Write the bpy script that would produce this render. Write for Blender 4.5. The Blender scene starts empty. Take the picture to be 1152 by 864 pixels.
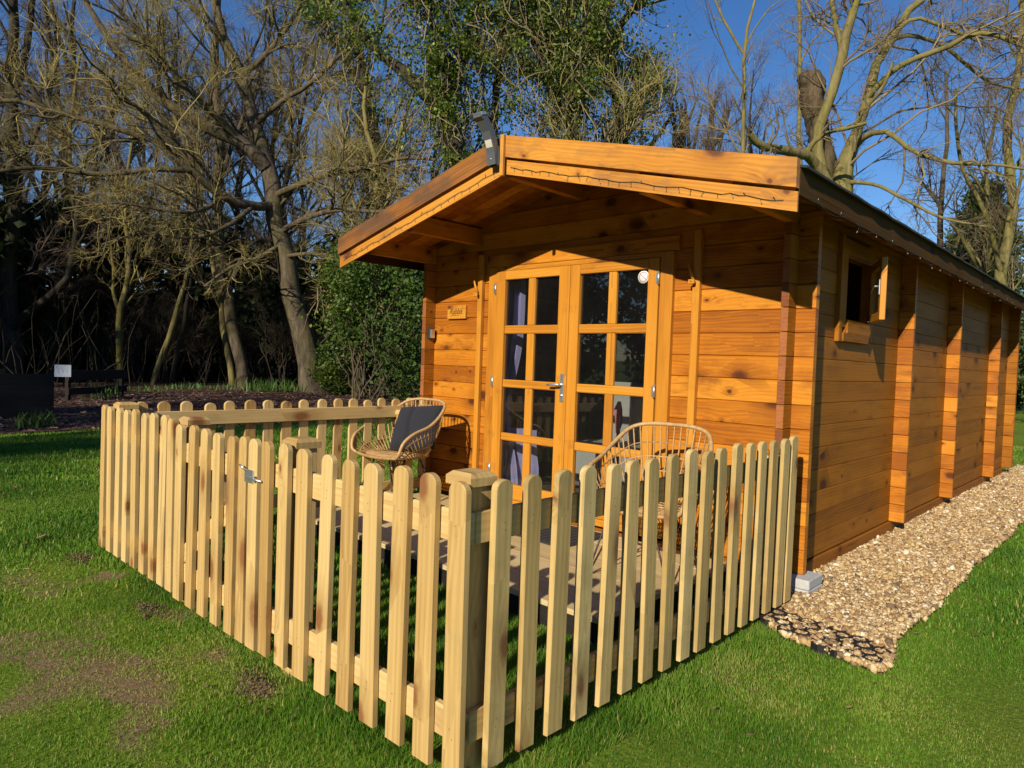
import bpy, math, random
import numpy as np
from mathutils import Vector, Matrix

R = math.radians
random.seed(7)
RNG = np.random.default_rng(7)
scene = bpy.context.scene
COL = scene.collection

# ----------------------------------------------------------------------------
# camera (solved from the photograph)
# ----------------------------------------------------------------------------
CAM = (1.615, -4.1024, 1.3019)
YAW, PIT, ROLL, FPX = 0.7596, -0.0313, 0.0355, 780.0

def cam_axes():
    cy, sy = math.cos(YAW), math.sin(YAW)
    cp, sp = math.cos(PIT), math.sin(PIT)
    fw = Vector((-sy*cp, cy*cp, sp)); rt = Vector((cy, sy, 0)); up = rt.cross(fw)
    cr, sr = math.cos(ROLL), math.sin(ROLL)
    X = rt*cr + up*sr
    Y = up*cr - rt*sr
    return fw, X, Y
FW, CX, CY = cam_axes()

def at(u, v, depth):
    """point seen at photograph pixel u,v at a distance along the view axis"""
    a = (u-576)/FPX; b = -(v-432)/FPX
    return Vector(CAM) + (FW + CX*a + CY*b)*depth

cam_d = bpy.data.cameras.new('camera'); cam = bpy.data.objects.new('camera', cam_d); COL.objects.link(cam)
cam_d.sensor_width = 36; cam_d.lens = FPX/1152*36; cam_d.clip_start = 0.05; cam_d.clip_end = 2000
M = Matrix(((CX.x, CY.x, -FW.x, CAM[0]), (CX.y, CY.y, -FW.y, CAM[1]), (CX.z, CY.z, -FW.z, CAM[2]), (0, 0, 0, 1)))
cam.matrix_world = M
scene.camera = cam

# ----------------------------------------------------------------------------
# helpers: tagging
# ----------------------------------------------------------------------------
def tag(o, label=None, cat=None, group=None, kind=None):
    if label: o['label'] = label
    if cat: o['category'] = cat
    if group: o['group'] = group
    if kind: o['kind'] = kind
    return o

def thing(name, label, cat, loc=(0, 0, 0), rz=0, group=None):
    o = bpy.data.objects.new(name, None); COL.objects.link(o)
    o.empty_display_size = .1
    o.location = loc; o.rotation_euler = (0, 0, rz)
    return tag(o, label, cat, group)

def link(name, me, mats, parent=None):
    o = bpy.data.objects.new(name, me); COL.objects.link(o)
    for m in (mats if isinstance(mats, (list, tuple)) else [mats]):
        me.materials.append(m)
    if parent is not None: o.parent = parent
    return o

def copy_tree(o, parent=None):
    c = o.copy(); COL.objects.link(c)
    if parent is not None: c.parent = parent
    for ch in list(o.children): copy_tree(ch, c)
    return c

# ----------------------------------------------------------------------------
# helpers: meshes
# ----------------------------------------------------------------------------
class MB:
    """collects boxes, prisms and tubes; build() links them as ONE mesh object"""
    def __init__(s): s.v = []; s.f = []; s.g = []; s.t = []; s.m = []; s.sm = []
    def add(s, verts, faces, gc=None, tint=None, mat=0, smooth=False):
        b = len(s.v)
        if tint is None: tint = random.random()
        if gc is None: gc = [tuple(p) for p in verts]
        s.v += [tuple(p) for p in verts]; s.g += gc; s.t += [tint]*len(verts)
        s.f += [tuple(i+b for i in f) for f in faces]
        s.m += [mat]*len(faces); s.sm += [smooth]*len(faces)
    def box(s, c, size, ax=0, ch=.003, rot=None, tint=None, mat=0):
        """chamfered box; ax = axis the grain runs along"""
        hx, hy, hz = size[0]/2, size[1]/2, size[2]/2
        ch = min(ch, hx*.45, hy*.45, hz*.45)
        vs = []; idx = {}
        for sx in (-1, 1):
            for sy in (-1, 1):
                for sz in (-1, 1):
                    for k in range(3):
                        p = [sx*(hx-ch), sy*(hy-ch), sz*(hz-ch)]
                        p[k] = (sx*hx, sy*hy, sz*hz)[k]
                        idx[(sx, sy, sz, k)] = len(vs); vs.append(Vector(p))
        fs = []
        for k in range(3):
            a, b = [i for i in range(3) if i != k]
            for sg in (-1, 1):
                q = []
                for (ua, ub) in ((-1, -1), (1, -1), (1, 1), (-1, 1)):
                    key = [0, 0, 0]; key[k] = sg; key[a] = ua; key[b] = ub
                    q.append(idx[(*key, k)])
                flip = (sg < 0) != (k == 1)
                fs.append(q[::-1] if flip else q)
        for k in range(3):
            a, b = [i for i in range(3) if i != k]
            for ua in (-1, 1):
                for ub in (-1, 1):
                    k0 = [0, 0, 0]; k0[k] = -1; k0[a] = ua; k0[b] = ub
                    k1 = list(k0); k1[k] = 1
                    q = [idx[(*k0, a)], idx[(*k1, a)], idx[(*k1, b)], idx[(*k0, b)]]
                    n = (vs[q[1]]-vs[q[0]]).cross(vs[q[2]]-vs[q[0]])
                    ctr = sum((vs[i] for i in q), Vector())/4
                    fs.append(q if n.dot(ctr) > 0 else q[::-1])
        for sx in (-1, 1):
            for sy in (-1, 1):
                for sz in (-1, 1):
                    q = [idx[(sx, sy, sz, k)] for k in range(3)]
                    n = (vs[q[1]]-vs[q[0]]).cross(vs[q[2]]-vs[q[0]])
                    fs.append(q if n.dot(vs[q[0]]) > 0 else q[::-1])
        o = [random.random()*40, random.random()*20, random.random()*20]
        oth = [i for i in range(3) if i != ax]
        gc = [(p[ax]+o[0], p[oth[1]]+o[1], p[oth[0]]+o[2]) for p in vs]
        C = Vector(c)
        s.add([(rot @ p if rot else p)+C for p in vs], fs, gc, tint, mat)
    def prism(s, poly, axis, d0, d1, gax=0, tint=None, mat=0, smooth=False):
        """polygon in the two other axes, extruded along axis from d0 to d1"""
        n = len(poly); oth = [i for i in range(3) if i != axis]
        vs = []
        for d in (d0, d1):
            for (a, b) in poly:
                p = [0, 0, 0]; p[axis] = d; p[oth[0]] = a; p[oth[1]] = b; vs.append(Vector(p))
        area = sum(poly[i][0]*poly[(i+1) % n][1]-poly[(i+1) % n][0]*poly[i][1] for i in range(n))
        ccw = (area > 0) != (axis == 1)
        if d1 < d0: ccw = not ccw
        A = list(range(n)); B = [i+n for i in range(n)]
        fs = [A[::-1], B] if ccw else [A, B[::-1]]
        for i in range(n):
            j = (i+1) % n
            q = [i, j, j+n, i+n]
            fs.append(q if ccw else q[::-1])
        o = [random.random()*40, random.random()*20, random.random()*20]
        go = [i for i in range(3) if i != gax]
        gc = [(p[gax]+o[0], p[go[1]]+o[1], p[go[0]]+o[2]) for p in vs]
        s.add(vs, fs, gc, tint, mat, smooth)
    def tube(s, pts, r, n=8, closed=False, mat=0, tint=None, caps=True):
        pts = [Vector(p) for p in pts]; N = len(pts)
        rr = r if isinstance(r, (list, tuple)) else [r]*N
        vs = []; gc = []; L = 0
        U = None
        for i, p in enumerate(pts):
            if closed: T = pts[(i+1) % N]-pts[i-1]
            else: T = pts[min(i+1, N-1)]-pts[max(i-1, 0)]
            T.normalize()
            if U is None:
                U = T.orthogonal().normalized()
            else:
                U = (U-T*U.dot(T)); U = U.normalized() if U.length > 1e-6 else T.orthogonal().normalized()
            W = T.cross(U)
            if i: L += (p-pts[i-1]).length
            for k in range(n):
                a = 2*math.pi*k/n
                vs.append(p+(U*math.cos(a)+W*math.sin(a))*rr[i]); gc.append((L, rr[i]*a, .1))
        fs = []
        for i in range(N if closed else N-1):
            j = (i+1) % N
            for k in range(n):
                k2 = (k+1) % n
                fs.append((i*n+k, i*n+k2, j*n+k2, j*n+k))
        if caps and not closed:
            fs.append(tuple(range(n))[::-1]); fs.append(tuple((N-1)*n+k for k in range(n)))
        s.add(vs, fs, gc, tint, mat, True)
    def mesh(s, name):
        me = bpy.data.meshes.new(name); me.from_pydata(s.v, [], s.f)
        a = me.attributes.new('gc', 'FLOAT_VECTOR', 'POINT'); a.data.foreach_set('vector', np.array(s.g, dtype=np.float32).ravel())
        a = me.attributes.new('tint', 'FLOAT', 'POINT'); a.data.foreach_set('value', np.array(s.t, dtype=np.float32))
        me.polygons.foreach_set('material_index', s.m)
        me.polygons.foreach_set('use_smooth', s.sm)
        me.update(); return me
    def build(s, name, mats, parent=None):
        return link(name, s.mesh(name), mats, parent)

def np_mesh(name, verts, faces, tint=None, smooth=False, extra=None):
    """fast mesh from numpy arrays; faces is (k,3) or (k,4)"""
    me = bpy.data.meshes.new(name)
    verts = np.ascontiguousarray(verts, dtype=np.float32); faces = np.ascontiguousarray(faces, dtype=np.int32)
    k, m = faces.shape
    me.vertices.add(len(verts)); me.vertices.foreach_set('co', verts.ravel())
    me.loops.add(k*m); me.loops.foreach_set('vertex_index', faces.ravel())
    me.polygons.add(k); me.polygons.foreach_set('loop_start', np.arange(0, k*m, m, dtype=np.int32))
    if smooth: me.polygons.foreach_set('use_smooth', np.ones(k, dtype=bool))
    me.update(calc_edges=True)
    if tint is not None:
        a = me.attributes.new('tint', 'FLOAT', 'POINT'); a.data.foreach_set('value', np.ascontiguousarray(tint, dtype=np.float32))
    return me

# ----------------------------------------------------------------------------
# materials
# ----------------------------------------------------------------------------
class NT:
    def __init__(s, name):
        s.m = bpy.data.materials.new(name); s.m.use_nodes = True
        s.t = s.m.node_tree; s.n = s.t.nodes; s.b = s.n['Principled BSDF']; s.out = s.n['Material Output']
    def node(s, typ, **kw):
        n = s.n.new(typ)
        for k, v in kw.items(): setattr(n, k, v)
        return n
    def lk(s, a, b): s.t.links.new(a, b)
    def math(s, op, a, b=None, c=None, clamp=False):
        n = s.node('ShaderNodeMath', operation=op, use_clamp=clamp)
        for i, x in enumerate((a, b, c)):
            if x is None: continue
            if hasattr(x, 'is_output'): s.lk(x, n.inputs[i])
            else: n.inputs[i].default_value = x
        return n.outputs[0]
    def vmul(s, vec, sc):
        n = s.node('ShaderNodeVectorMath', operation='MULTIPLY'); s.lk(vec, n.inputs[0]); n.inputs[1].default_value = sc
        return n.outputs[0]
    def vadd(s, a, b):
        n = s.node('ShaderNodeVectorMath', operation='ADD'); s.lk(a, n.inputs[0]); s.lk(b, n.inputs[1]); return n.outputs[0]
    def noise(s, vec, scale=1, detail=4, rough=.55, out=0):
        n = s.node('ShaderNodeTexNoise'); n.inputs['Scale'].default_value = scale; n.inputs['Detail'].default_value = detail
        n.inputs['Roughness'].default_value = rough
        if vec is not None: s.lk(vec, n.inputs['Vector'])
        return n.outputs[out]
    def ramp(s, fac, stops, interp='LINEAR'):
        n = s.node('ShaderNodeValToRGB'); cr = n.color_ramp; cr.interpolation = interp
        while len(cr.elements) > 1: cr.elements.remove(cr.elements[-1])
        for i, (p, c) in enumerate(stops):
            e = cr.elements[0] if i == 0 else cr.elements.new(p)
            e.position = p; e.color = (*c, 1) if len(c) == 3 else c
        s.lk(fac, n.inputs[0]); return n.outputs[0]
    def mix(s, fac, a, b, blend='MIX'):
        n = s.node('ShaderNodeMix', data_type='RGBA', blend_type=blend)
        for i, x in ((0, fac), (6, a), (7, b)):
            if hasattr(x, 'is_output'): s.lk(x, n.inputs[i])
            elif isinstance(x, (tuple, list)): n.inputs[i].default_value = (*x, 1) if len(x) == 3 else x
            else: n.inputs[i].default_value = x
        return n.outputs[2]
    def attr(s, name, out='Fac'):
        n = s.node('ShaderNodeAttribute', attribute_name=name); return n.outputs[out]
    def pos(s):
        return s.node('ShaderNodeNewGeometry').outputs['Position']
    def bump(s, h, strength=.3, dist=.002):
        n = s.node('ShaderNodeBump'); n.inputs['Strength'].default_value = strength; n.inputs['Distance'].default_value = dist
        s.lk(h, n.inputs['Height']); s.lk(n.outputs[0], s.b.inputs['Normal'])
    def set(s, color=None, rough=None, metal=None, spec=None):
        if color is not None:
            if hasattr(color, 'is_output'): s.lk(color, s.b.inputs['Base Color'])
            else: s.b.inputs['Base Color'].default_value = (*color, 1)
        if rough is not None: 
            if hasattr(rough, 'is_output'): s.lk(rough, s.b.inputs['Roughness'])
            else: s.b.inputs['Roughness'].default_value = rough
        if metal is not None: s.b.inputs['Metallic'].default_value = metal
        if spec is not None: s.b.inputs['Specular IOR Level'].default_value = spec
        return s

def wood(name, dark, mid, light, knot, rough=.5, spec=.3, knots=.45, grain=1.0, tintr=.25, weather=None, gscale=1.0, kn_s=(3.1, 4.8)):
    t = NT(name)
    gc = t.attr('gc', 'Vector'); ti = t.attr('tint')
    # knots
    vor = t.node('ShaderNodeTexVoronoi', feature='F1', voronoi_dimensions='2D'); vor.inputs['Scale'].default_value = 1
    t.lk(t.vmul(gc, (kn_s[0], kn_s[1], 1.2)), vor.inputs['Vector']); vor.inputs['Randomness'].default_value = 1
    dist = vor.outputs['Distance']
    sep = t.node('ShaderNodeSeparateColor'); t.lk(vor.outputs['Color'], sep.inputs[0])
    has = t.math('LESS_THAN', sep.outputs[0], knots)
    size = t.math('MULTIPLY_ADD', t.math('POWER', sep.outputs[1], 1.9), .15, .028)
    nz = t.noise(t.vmul(gc, (30, 30, 30)), 1, 2)
    d2 = t.math('ADD', dist, t.math('MULTIPLY', t.math('SUBTRACT', nz, .5), .09))
    kn = t.node('ShaderNodeMapRange', interpolation_type='SMOOTHSTEP'); t.lk(d2, kn.inputs[0])
    t.lk(t.math('MULTIPLY', size, .55), kn.inputs[1]); t.lk(t.math('MULTIPLY', size, 1.7), kn.inputs[2]); kn.inputs[3].default_value = 1; kn.inputs[4].default_value = 0
    kfac = t.math('MULTIPLY', kn.outputs[0], has)
    # grain lines bend round the knots
    bend = t.math('MULTIPLY', t.math('DIVIDE', .012, t.math('ADD', dist, .12)), has)
    cmb = t.node('ShaderNodeCombineXYZ'); t.lk(bend, cmb.inputs[1]); t.lk(bend, cmb.inputs[2])
    g2 = t.vadd(gc, cmb.outputs[0])
    broad = t.noise(t.vmul(g2, (.9*gscale, 10*gscale, 10*gscale)), 1, 4, .6)
    fine = t.noise(t.vmul(g2, (2.2*gscale, 95*gscale, 95*gscale)), 1, 4, .65)
    wav = t.node('ShaderNodeTexWave', wave_type='BANDS', bands_direction='Y'); wav.inputs['Scale'].default_value = 14*gscale
    wav.inputs['Distortion'].default_value = 5.5; wav.inputs['Detail'].default_value = 3; wav.inputs['Detail Scale'].default_value = .6
    t.lk(t.vmul(g2, (.12, 1, .7)), wav.inputs['Vector'])
    f = t.math('ADD', t.math('MULTIPLY', broad, .55), t.math('ADD', t.math('MULTIPLY', fine, .34*grain), t.math('MULTIPLY', wav.outputs['Fac'], .11*grain)))
    f = t.math('ADD', f, t.math('MULTIPLY', t.math('SUBTRACT', ti, .5), tintr))
    c = t.ramp(f, [(.25, dark), (.52, mid), (.82, light)])
    stn = t.noise(t.vmul(g2, (.7*gscale, 34*gscale, 34*gscale)), 1, 3, .6)
    stf = t.ramp(stn, [(.58, (0, 0, 0)), (.74, (1, 1, 1))])
    c = t.mix(t.math('MULTIPLY', stf, .68), c, tuple(.55*d_+.25*k_ for d_, k_ in zip(dark, knot)))
    halo = t.node('ShaderNodeMapRange', interpolation_type='SMOOTHSTEP'); t.lk(d2, halo.inputs[0]); t.lk(size, halo.inputs[1]); t.lk(t.math('MULTIPLY', size, 4.5), halo.inputs[2]); halo.inputs[3].default_value = .6; halo.inputs[4].default_value = 0
    c = t.mix(t.math('MULTIPLY', halo.outputs[0], has), c, tuple(.75*d_+.2*k_ for d_, k_ in zip(dark, knot)))
    c = t.mix(kfac, c, knot)
    if weather:
        wn = t.noise(t.vmul(t.pos(), (2.2, 2.2, 3.5)), 1, 5, .65)
        wn2 = t.noise(t.vmul(g2, (1.3, 26, 26)), 1, 3)
        wf = t.ramp(t.math('MULTIPLY_ADD', wn2, .35, t.math('MULTIPLY', wn, .85)), [(weather[1], (0, 0, 0)), (weather[1]+.16, (1, 1, 1))])
        c = t.mix(t.math('MULTIPLY', wf, weather[2]), c, weather[0])
    t.set(c, t.math('MULTIPLY_ADD', fine, .25, rough-.12), spec=spec)
    t.bump(t.math('ADD', fine, t.math('MULTIPLY', kfac, -.8)), .35, .0015)
    return t.m

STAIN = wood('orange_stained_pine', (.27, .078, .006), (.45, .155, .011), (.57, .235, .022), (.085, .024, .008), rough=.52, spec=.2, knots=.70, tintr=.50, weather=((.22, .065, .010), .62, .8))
STAIN_SIDE = wood('darker_stained_pine', (.18, .060, .006), (.32, .115, .010), (.41, .16, .017), (.07, .024, .010), rough=.6, spec=.12, knots=.30, tintr=.26, weather=((.14, .055, .012), .62, .4))  # the orange stain again in a darker tone
STAIN_LT = wood('light_stained_pine', (.33, .115, .010), (.50, .205, .018), (.58, .27, .035), (.13, .04, .012), rough=.45, spec=.35, knots=.16, tintr=.25, weather=((.20, .075, .015), .70, .7))
BARGE = wood('barge_board_pine', (.35, .125, .014), (.55, .235, .03), (.63, .32, .065), (.13, .045, .02), rough=.5, knots=.25, tintr=.2, weather=((.20, .10, .045), .60, .6))
BARGE_WORN = wood('worn_barge_board', (.12, .045, .014), (.27, .105, .026), (.40, .19, .06), (.07, .03, .015), rough=.7, spec=.1, knots=.25, tintr=.2, weather=((.10, .06, .036), .5, .75))
ENDGR = wood('end_grain_red', (.17, .052, .018), (.27, .085, .028), (.34, .12, .04), (.1, .03, .01), rough=.6, knots=0, tintr=.6)
FASCIA = wood('weathered_brown_board', (.045, .021, .006), (.085, .042, .013), (.125, .068, .024), (.02, .012, .006), rough=.85, spec=.04, knots=.2, tintr=.1, weather=((.07, .048, .024), .6, .6))
PALE = wood('new_treated_pine', (.35, .21, .068), (.50, .335, .125), (.59, .43, .19), (.22, .095, .035), rough=.66, spec=.2, knots=.5, kn_s=(2.8, 6), grain=1.15, tintr=.40, weather=((.36, .26, .11), .64, .5), gscale=.9)
PALE_GRAZED = wood('grazing_lit_treated_pine', (.35, .23, .075), (.52, .365, .14), (.61, .46, .21), (.19, .085, .035), rough=.68, spec=.2, knots=.5, kn_s=(2.8, 6), weather=((.26, .20, .085), .60, .5), grain=1.15, tintr=.42, gscale=.9)  # same fence pine, grazing light on the right-hand run put into its tone
DECKW = wood('pale_deck_board', (.40, .29, .135), (.55, .42, .21), (.63, .50, .28), (.24, .13, .06), rough=.7, spec=.2, knots=.1, tintr=.3)
DARKW = wood('shade_darkened_board', (.006, .005, .004), (.013, .010, .008), (.024, .019, .013), (.01, .01, .008), rough=.85, knots=.2)  # dark boards, colour deepened further to stand in for tree shade

def simple(name, color, rough=.5, metal=0, spec=.5, nscale=None, var=.2, bump=0):
    t = NT(name)
    if nscale:
        n = t.noise(t.pos(), nscale, 5)
        t.set(t.mix(n, tuple(c*(1-var) for c in color), tuple(min(1, c*(1+var)) for c in color)), rough, metal, spec)
        if bump: t.bump(n, bump, .004)
    else: t.set(color, rough, metal, spec)
    return t.m
CONCRETE = simple('concrete', (.42, .42, .40), .9, nscale=40, var=.25, bump=.4)
STEEL = simple('galvanised_steel', (.62, .64, .66), .38, .9, nscale=60, var=.15)
DARKMETAL = simple('dark_powder_coat', (.035, .037, .042), .45, .3)
BLACKM = simple('black_metal', (.015, .014, .014), .45, .4)
BROWNM = simple('brown_metal', (.05, .03, .022), .5, .2)
BLACKP = simple('black_plastic', (.012, .012, .013), .55)
LAMPGREY = simple('lamp_grey', (.11, .12, .13), .4, .2)
LAMPLENS = simple('lamp_lens', (.55, .52, .42), .35)
RUBBER = simple('mat_rubber', (.022, .022, .024), .9, nscale=90, var=.5, bump=.6)
WHITE = simple('white_paper', (.78, .78, .78), .6)
STICKW = simple('sticker_white', (.80, .78, .78), .5)
STICKR = simple('sticker_grey_red', (.34, .20, .22), .5)
INK = simple('burnt_lettering', (.07, .03, .01), .7)
PINK = simple('pink_fabric', (.70, .25, .28), .8)
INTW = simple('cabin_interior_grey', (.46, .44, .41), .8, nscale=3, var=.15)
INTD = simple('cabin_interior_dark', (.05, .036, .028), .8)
SHINGLE = simple('bitumen_shingle', (.028, .026, .024), .95, nscale=120, var=.5, bump=.5)
NAIL = simple('rusty_nail_head', (.22, .15, .08), .6, .3)
SCREW = simple('bulb_clear', (.30, .28, .23), .4)

def mk_fabric():
    t = NT('charcoal_cushion_fabric')
    n = t.noise(t.pos(), 260, 2); n2 = t.noise(t.pos(), 9, 3)
    t.set(t.mix(n, (.014, .015, .019), (.034, .035, .043)), .95, spec=.1)
    t.b.inputs['Sheen Weight'].default_value = .08
    t.bump(t.math('MULTIPLY_ADD', n2, 2.0, n), .35, .004); return t.m
FABRIC = mk_fabric()
def mk_rattan():
    t = NT('natural_rattan')
    n = t.noise(t.vmul(t.attr('gc', 'Vector'), (40, 8, 8)), 1, 3); ti = t.attr('tint')
    c = t.ramp(t.math('MULTIPLY_ADD', ti, .35, t.math('MULTIPLY', n, .65)), [(.2, (.20, .105, .038)), (.5, (.38, .225, .088)), (.8, (.52, .345, .155))])
    t.set(c, .5, spec=.35); return t.m
RATTAN = mk_rattan()
def mk_curtain():
    t = NT('lilac_curtain'); t.set((.36, .33, .58), .85); return t.m
CURTAIN = mk_curtain()
def mk_glass():
    t = NT('window_glass')
    tr = t.node('ShaderNodeBsdfTransparent'); tr.inputs[0].default_value = (.80, .82, .82, 1)
    gl = t.node('ShaderNodeBsdfGlossy'); gl.inputs['Roughness'].default_value = .015; gl.inputs[0].default_value = (.95, .97, 1, 1)
    lw = t.node('ShaderNodeLayerWeight'); lw.inputs[0].default_value = .5; fr = t.math('POWER', lw.outputs['Facing'], 4)
    mx = t.node('ShaderNodeMixShader'); t.lk(t.math('MULTIPLY_ADD', fr, .9, .055, clamp=True), mx.inputs[0]); t.lk(tr.outputs[0], mx.inputs[1]); t.lk(gl.outputs[0], mx.inputs[2])
    # thin film of dust
    df = t.node('ShaderNodeBsdfDiffuse'); df.inputs[0].default_value = (.5, .5, .5, 1)
    mx2 = t.node('ShaderNodeMixShader'); t.lk(t.math('MULTIPLY', t.noise(t.pos(), 3.5, 6, .7), .012), mx2.inputs[0]); t.lk(mx.outputs[0], mx2.inputs[1]); t.lk(df.outputs[0], mx2.inputs[2])
    t.lk(mx2.outputs[0], t.out.inputs[0]); return t.m
GLASS = mk_glass()

def bark(name, a, b, c, moss, mossamt=.5):
    t = NT(name); p = t.pos()
    n = t.noise(t.vmul(p, (9, 9, 2.2)), 1, 6, .65); n2 = t.noise(t.vmul(p, (1.1, 1.1, .8)), 1, 4)
    col = t.ramp(n, [(.3, a), (.5, b), (.72, c)])
    mf = t.ramp(n2, [(.5-.25*mossamt, (0, 0, 0)), (.75-.2*mossamt, (1, 1, 1))])
    col = t.mix(t.math('MULTIPLY', mf, mossamt), col, moss)
    t.set(col, .9, spec=.15); t.bump(n, .6, .03); return t.m
BARK = bark('grey_brown_bark', (.03, .023, .016), (.085, .065, .045), (.155, .122, .086), (.105, .092, .026), .5)
BARK_MOSS = bark('mossy_bark', (.05, .042, .022), (.13, .105, .048), (.22, .18, .085), (.14, .125, .026), .75)
BARK_PALE = bark('pale_bark', (.06, .047, .022), (.17, .135, .06), (.29, .24, .12), (.17, .15, .035), .7)
BARK_STUB = bark('rough_brown_bark', (.03, .022, .014), (.085, .06, .035), (.15, .11, .065), (.10, .085, .03), .4)
BARK_DARK = bark('dark_bark', (.014, .011, .009), (.035, .028, .02), (.07, .055, .04), (.05, .05, .016), .4)
def twig(name, a, b):
    t = NT(name); ti = t.attr('tint'); t.set(t.mix(ti, a, b), .85, spec=.15); return t.m
TWIG = twig('bare_twigs', (.08, .057, .038), (.28, .21, .12))
TWIG_MOSS = twig('mossy_twigs', (.11, .082, .045), (.40, .33, .11))
TWIG_GREY = twig('grey_twigs', (.055, .040, .032), (.16, .12, .09))
TWIG_PALE = twig('pale_twigs', (.10, .072, .045), (.27, .21, .11))
TWIG_DARK = twig('dark_sticks', (.02, .015, .011), (.07, .055, .035))
def leafm(name, a, b, c, trans=.25, rough=.5, spec=.3):
    t = NT(name); ti = t.attr('tint')
    col = t.ramp(ti, [(0, a), (.55, b), (.85, tuple(b_*.45+c_*.55 for b_, c_ in zip(b, c))), (1, c)])
    t.set(col, rough, spec=spec)
    tl = t.node('ShaderNodeBsdfTranslucent'); t.lk(t.mix(.5, col, (.2, .3, .03)), tl.inputs[0])
    mx = t.node('ShaderNodeMixShader'); mx.inputs[0].default_value = trans
    t.lk(t.b.outputs[0], mx.inputs[1]); t.lk(tl.outputs[0], mx.inputs[2]); t.lk(mx.outputs[0], t.out.inputs[0]); return t.m
IVY = leafm('ivy_leaf', (.022, .042, .008), (.095, .14, .017), (.29, .32, .042), .3)
HOLLY = leafm('laurel_leaf', (.018, .036, .010), (.07, .125, .02), (.19, .28, .04), .25, .5, .25)
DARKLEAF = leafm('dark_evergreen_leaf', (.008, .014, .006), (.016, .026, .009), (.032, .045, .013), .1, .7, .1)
CONIF = leafm('conifer_needle', (.025, .04, .012), (.06, .085, .022), (.12, .145, .035), .15, .7)
BULBLEAF = leafm('bulb_leaf', (.03, .07, .015), (.07, .14, .025), (.12, .21, .04), .3)
GRASSM = leafm('grass_blade', (.06, .16, .013), (.165, .335, .022), (.50, .43, .14), .45, .6)
DRYLEAF = leafm('dry_leaf', (.20, .12, .055), (.36, .22, .11), (.46, .32, .18), .2, .8)
def mk_stone():
    t = NT('gravel_stone'); ti = t.attr('tint')
    c = t.ramp(ti, [(0, (.07, .048, .03)), (.2, (.24, .145, .065)), (.45, (.42, .26, .105)), (.66, (.54, .37, .16)), (.86, (.64, .50, .26)), (1, (.80, .73, .56))])
    n = t.noise(t.pos(), 90, 4)
    t.set(t.mix(t.math('MULTIPLY', n, .5), c, (.25, .17, .10)), .75, spec=.3); return t.m
STONE = mk_stone()
def mk_chip():
    t = NT('bark_mulch_chip'); ti = t.attr('tint')
    t.set(t.ramp(ti, [(0, (.05, .028, .022)), (.5, (.14, .078, .06)), (.85, (.25, .15, .11)), (1, (.40, .28, .21))]), .9, spec=.1); return t.m
CHIP = mk_chip()
def mk_mulch():
    t = NT('mulch_soil'); n = t.noise(t.pos(), 14, 6)
    t.set(t.ramp(n, [(.3, (.04, .024, .018)), (.7, (.12, .07, .052))]), .95, spec=.1); t.bump(n, .8, .05); return t.m
MULCH = mk_mulch()
def mk_soil():
    t = NT('brown_soil'); n = t.noise(t.pos(), 60, 6)
    t.set(t.ramp(n, [(.3, (.07, .047, .03)), (.7, (.17, .12, .08))]), .95, spec=.1); t.bump(n, .8, .01); return t.m
SOIL = mk_soil()
def mk_lawn():
    t = NT('lawn_turf'); p = t.pos(); b = t.attr('tint')
    n = t.noise(p, 3.2, 6, .6); n2 = t.noise(p, 55, 5, .65); n3 = t.noise(p, .55, 3)
    g = t.ramp(n2, [(.25, (.05, .09, .008)), (.5, (.13, .20, .018)), (.75, (.22, .28, .035))])
    g = t.mix(t.math('MULTIPLY', t.ramp(n3, [(.42, (0, 0, 0)), (.68, (1, 1, 1))]), .45), g, (.085, .10, .012))
    soil = t.ramp(n2, [(.3, (.115, .080, .040)), (.7, (.27, .195, .105))])
    f = t.math('ADD', b, t.math('MULTIPLY', t.math('SUBTRACT', n, .5), 1.7))
    c = t.mix(t.ramp(f, [(.34, (0, 0, 0)), (.62, (1, 1, 1))]), g, soil)
    t.set(c, .95, spec=.1); t.bump(n2, .8, .015); return t.m
LAWN = mk_lawn()
def mk_sub():
    t = NT('gravel_bed'); n = t.noise(t.pos(), 70, 5)
    t.set(t.ramp(n, [(.3, (.09, .06, .038)), (.7, (.30, .21, .12))]), .95); t.bump(n, .8, .01); return t.m
GRAVBED = mk_sub()

# ----------------------------------------------------------------------------
# light
# ----------------------------------------------------------------------------
sun_dir = Vector((-.21, .81, -.395)).normalized()          # the way the light travels
to_sun = -sun_dir
el = math.asin(to_sun.z)
w = bpy.data.worlds.new('World'); scene.world = w; w.use_nodes = True
nt = w.node_tree; bg = nt.nodes['Background']
sky = nt.nodes.new('ShaderNodeTexSky'); sky.sky_type = 'NISHITA'; sky.sun_disc = False
sky.sun_elevation = el; sky.sun_rotation = math.atan2(to_sun.x, to_sun.y)
sky.altitude = 60; sky.air_density = 1.0; sky.dust_density = .0; sky.ozone_density = 4.0
hs = nt.nodes.new('ShaderNodeHueSaturation'); hs.inputs['Saturation'].default_value = 1.2; hs.inputs['Hue'].default_value = .508; nt.links.new(sky.outputs[0], hs.inputs['Color'])
nt.links.new(hs.outputs[0], bg.inputs[0]); bg.inputs[1].default_value = .092
sl = bpy.data.lights.new('sun', 'SUN'); sl.energy = 5.0; sl.angle = R(.53); sl.color = (1, .90, .74)
so = bpy.data.objects.new('sun', sl); COL.objects.link(so)
so.rotation_euler = sun_dir.to_track_quat('-Z', 'Y').to_euler(); so.location = (6, -20, 14)
vs = scene.view_settings; vs.view_transform = 'Standard'; vs.look = 'None'; vs.gamma = 1; vs.exposure = .36; vs.use_curve_mapping = False
scene.cycles.max_bounces = 8; scene.cycles.transparent_max_bounces = 12; scene.cycles.diffuse_bounces = 2
scene.cycles.use_denoising = True

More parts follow.
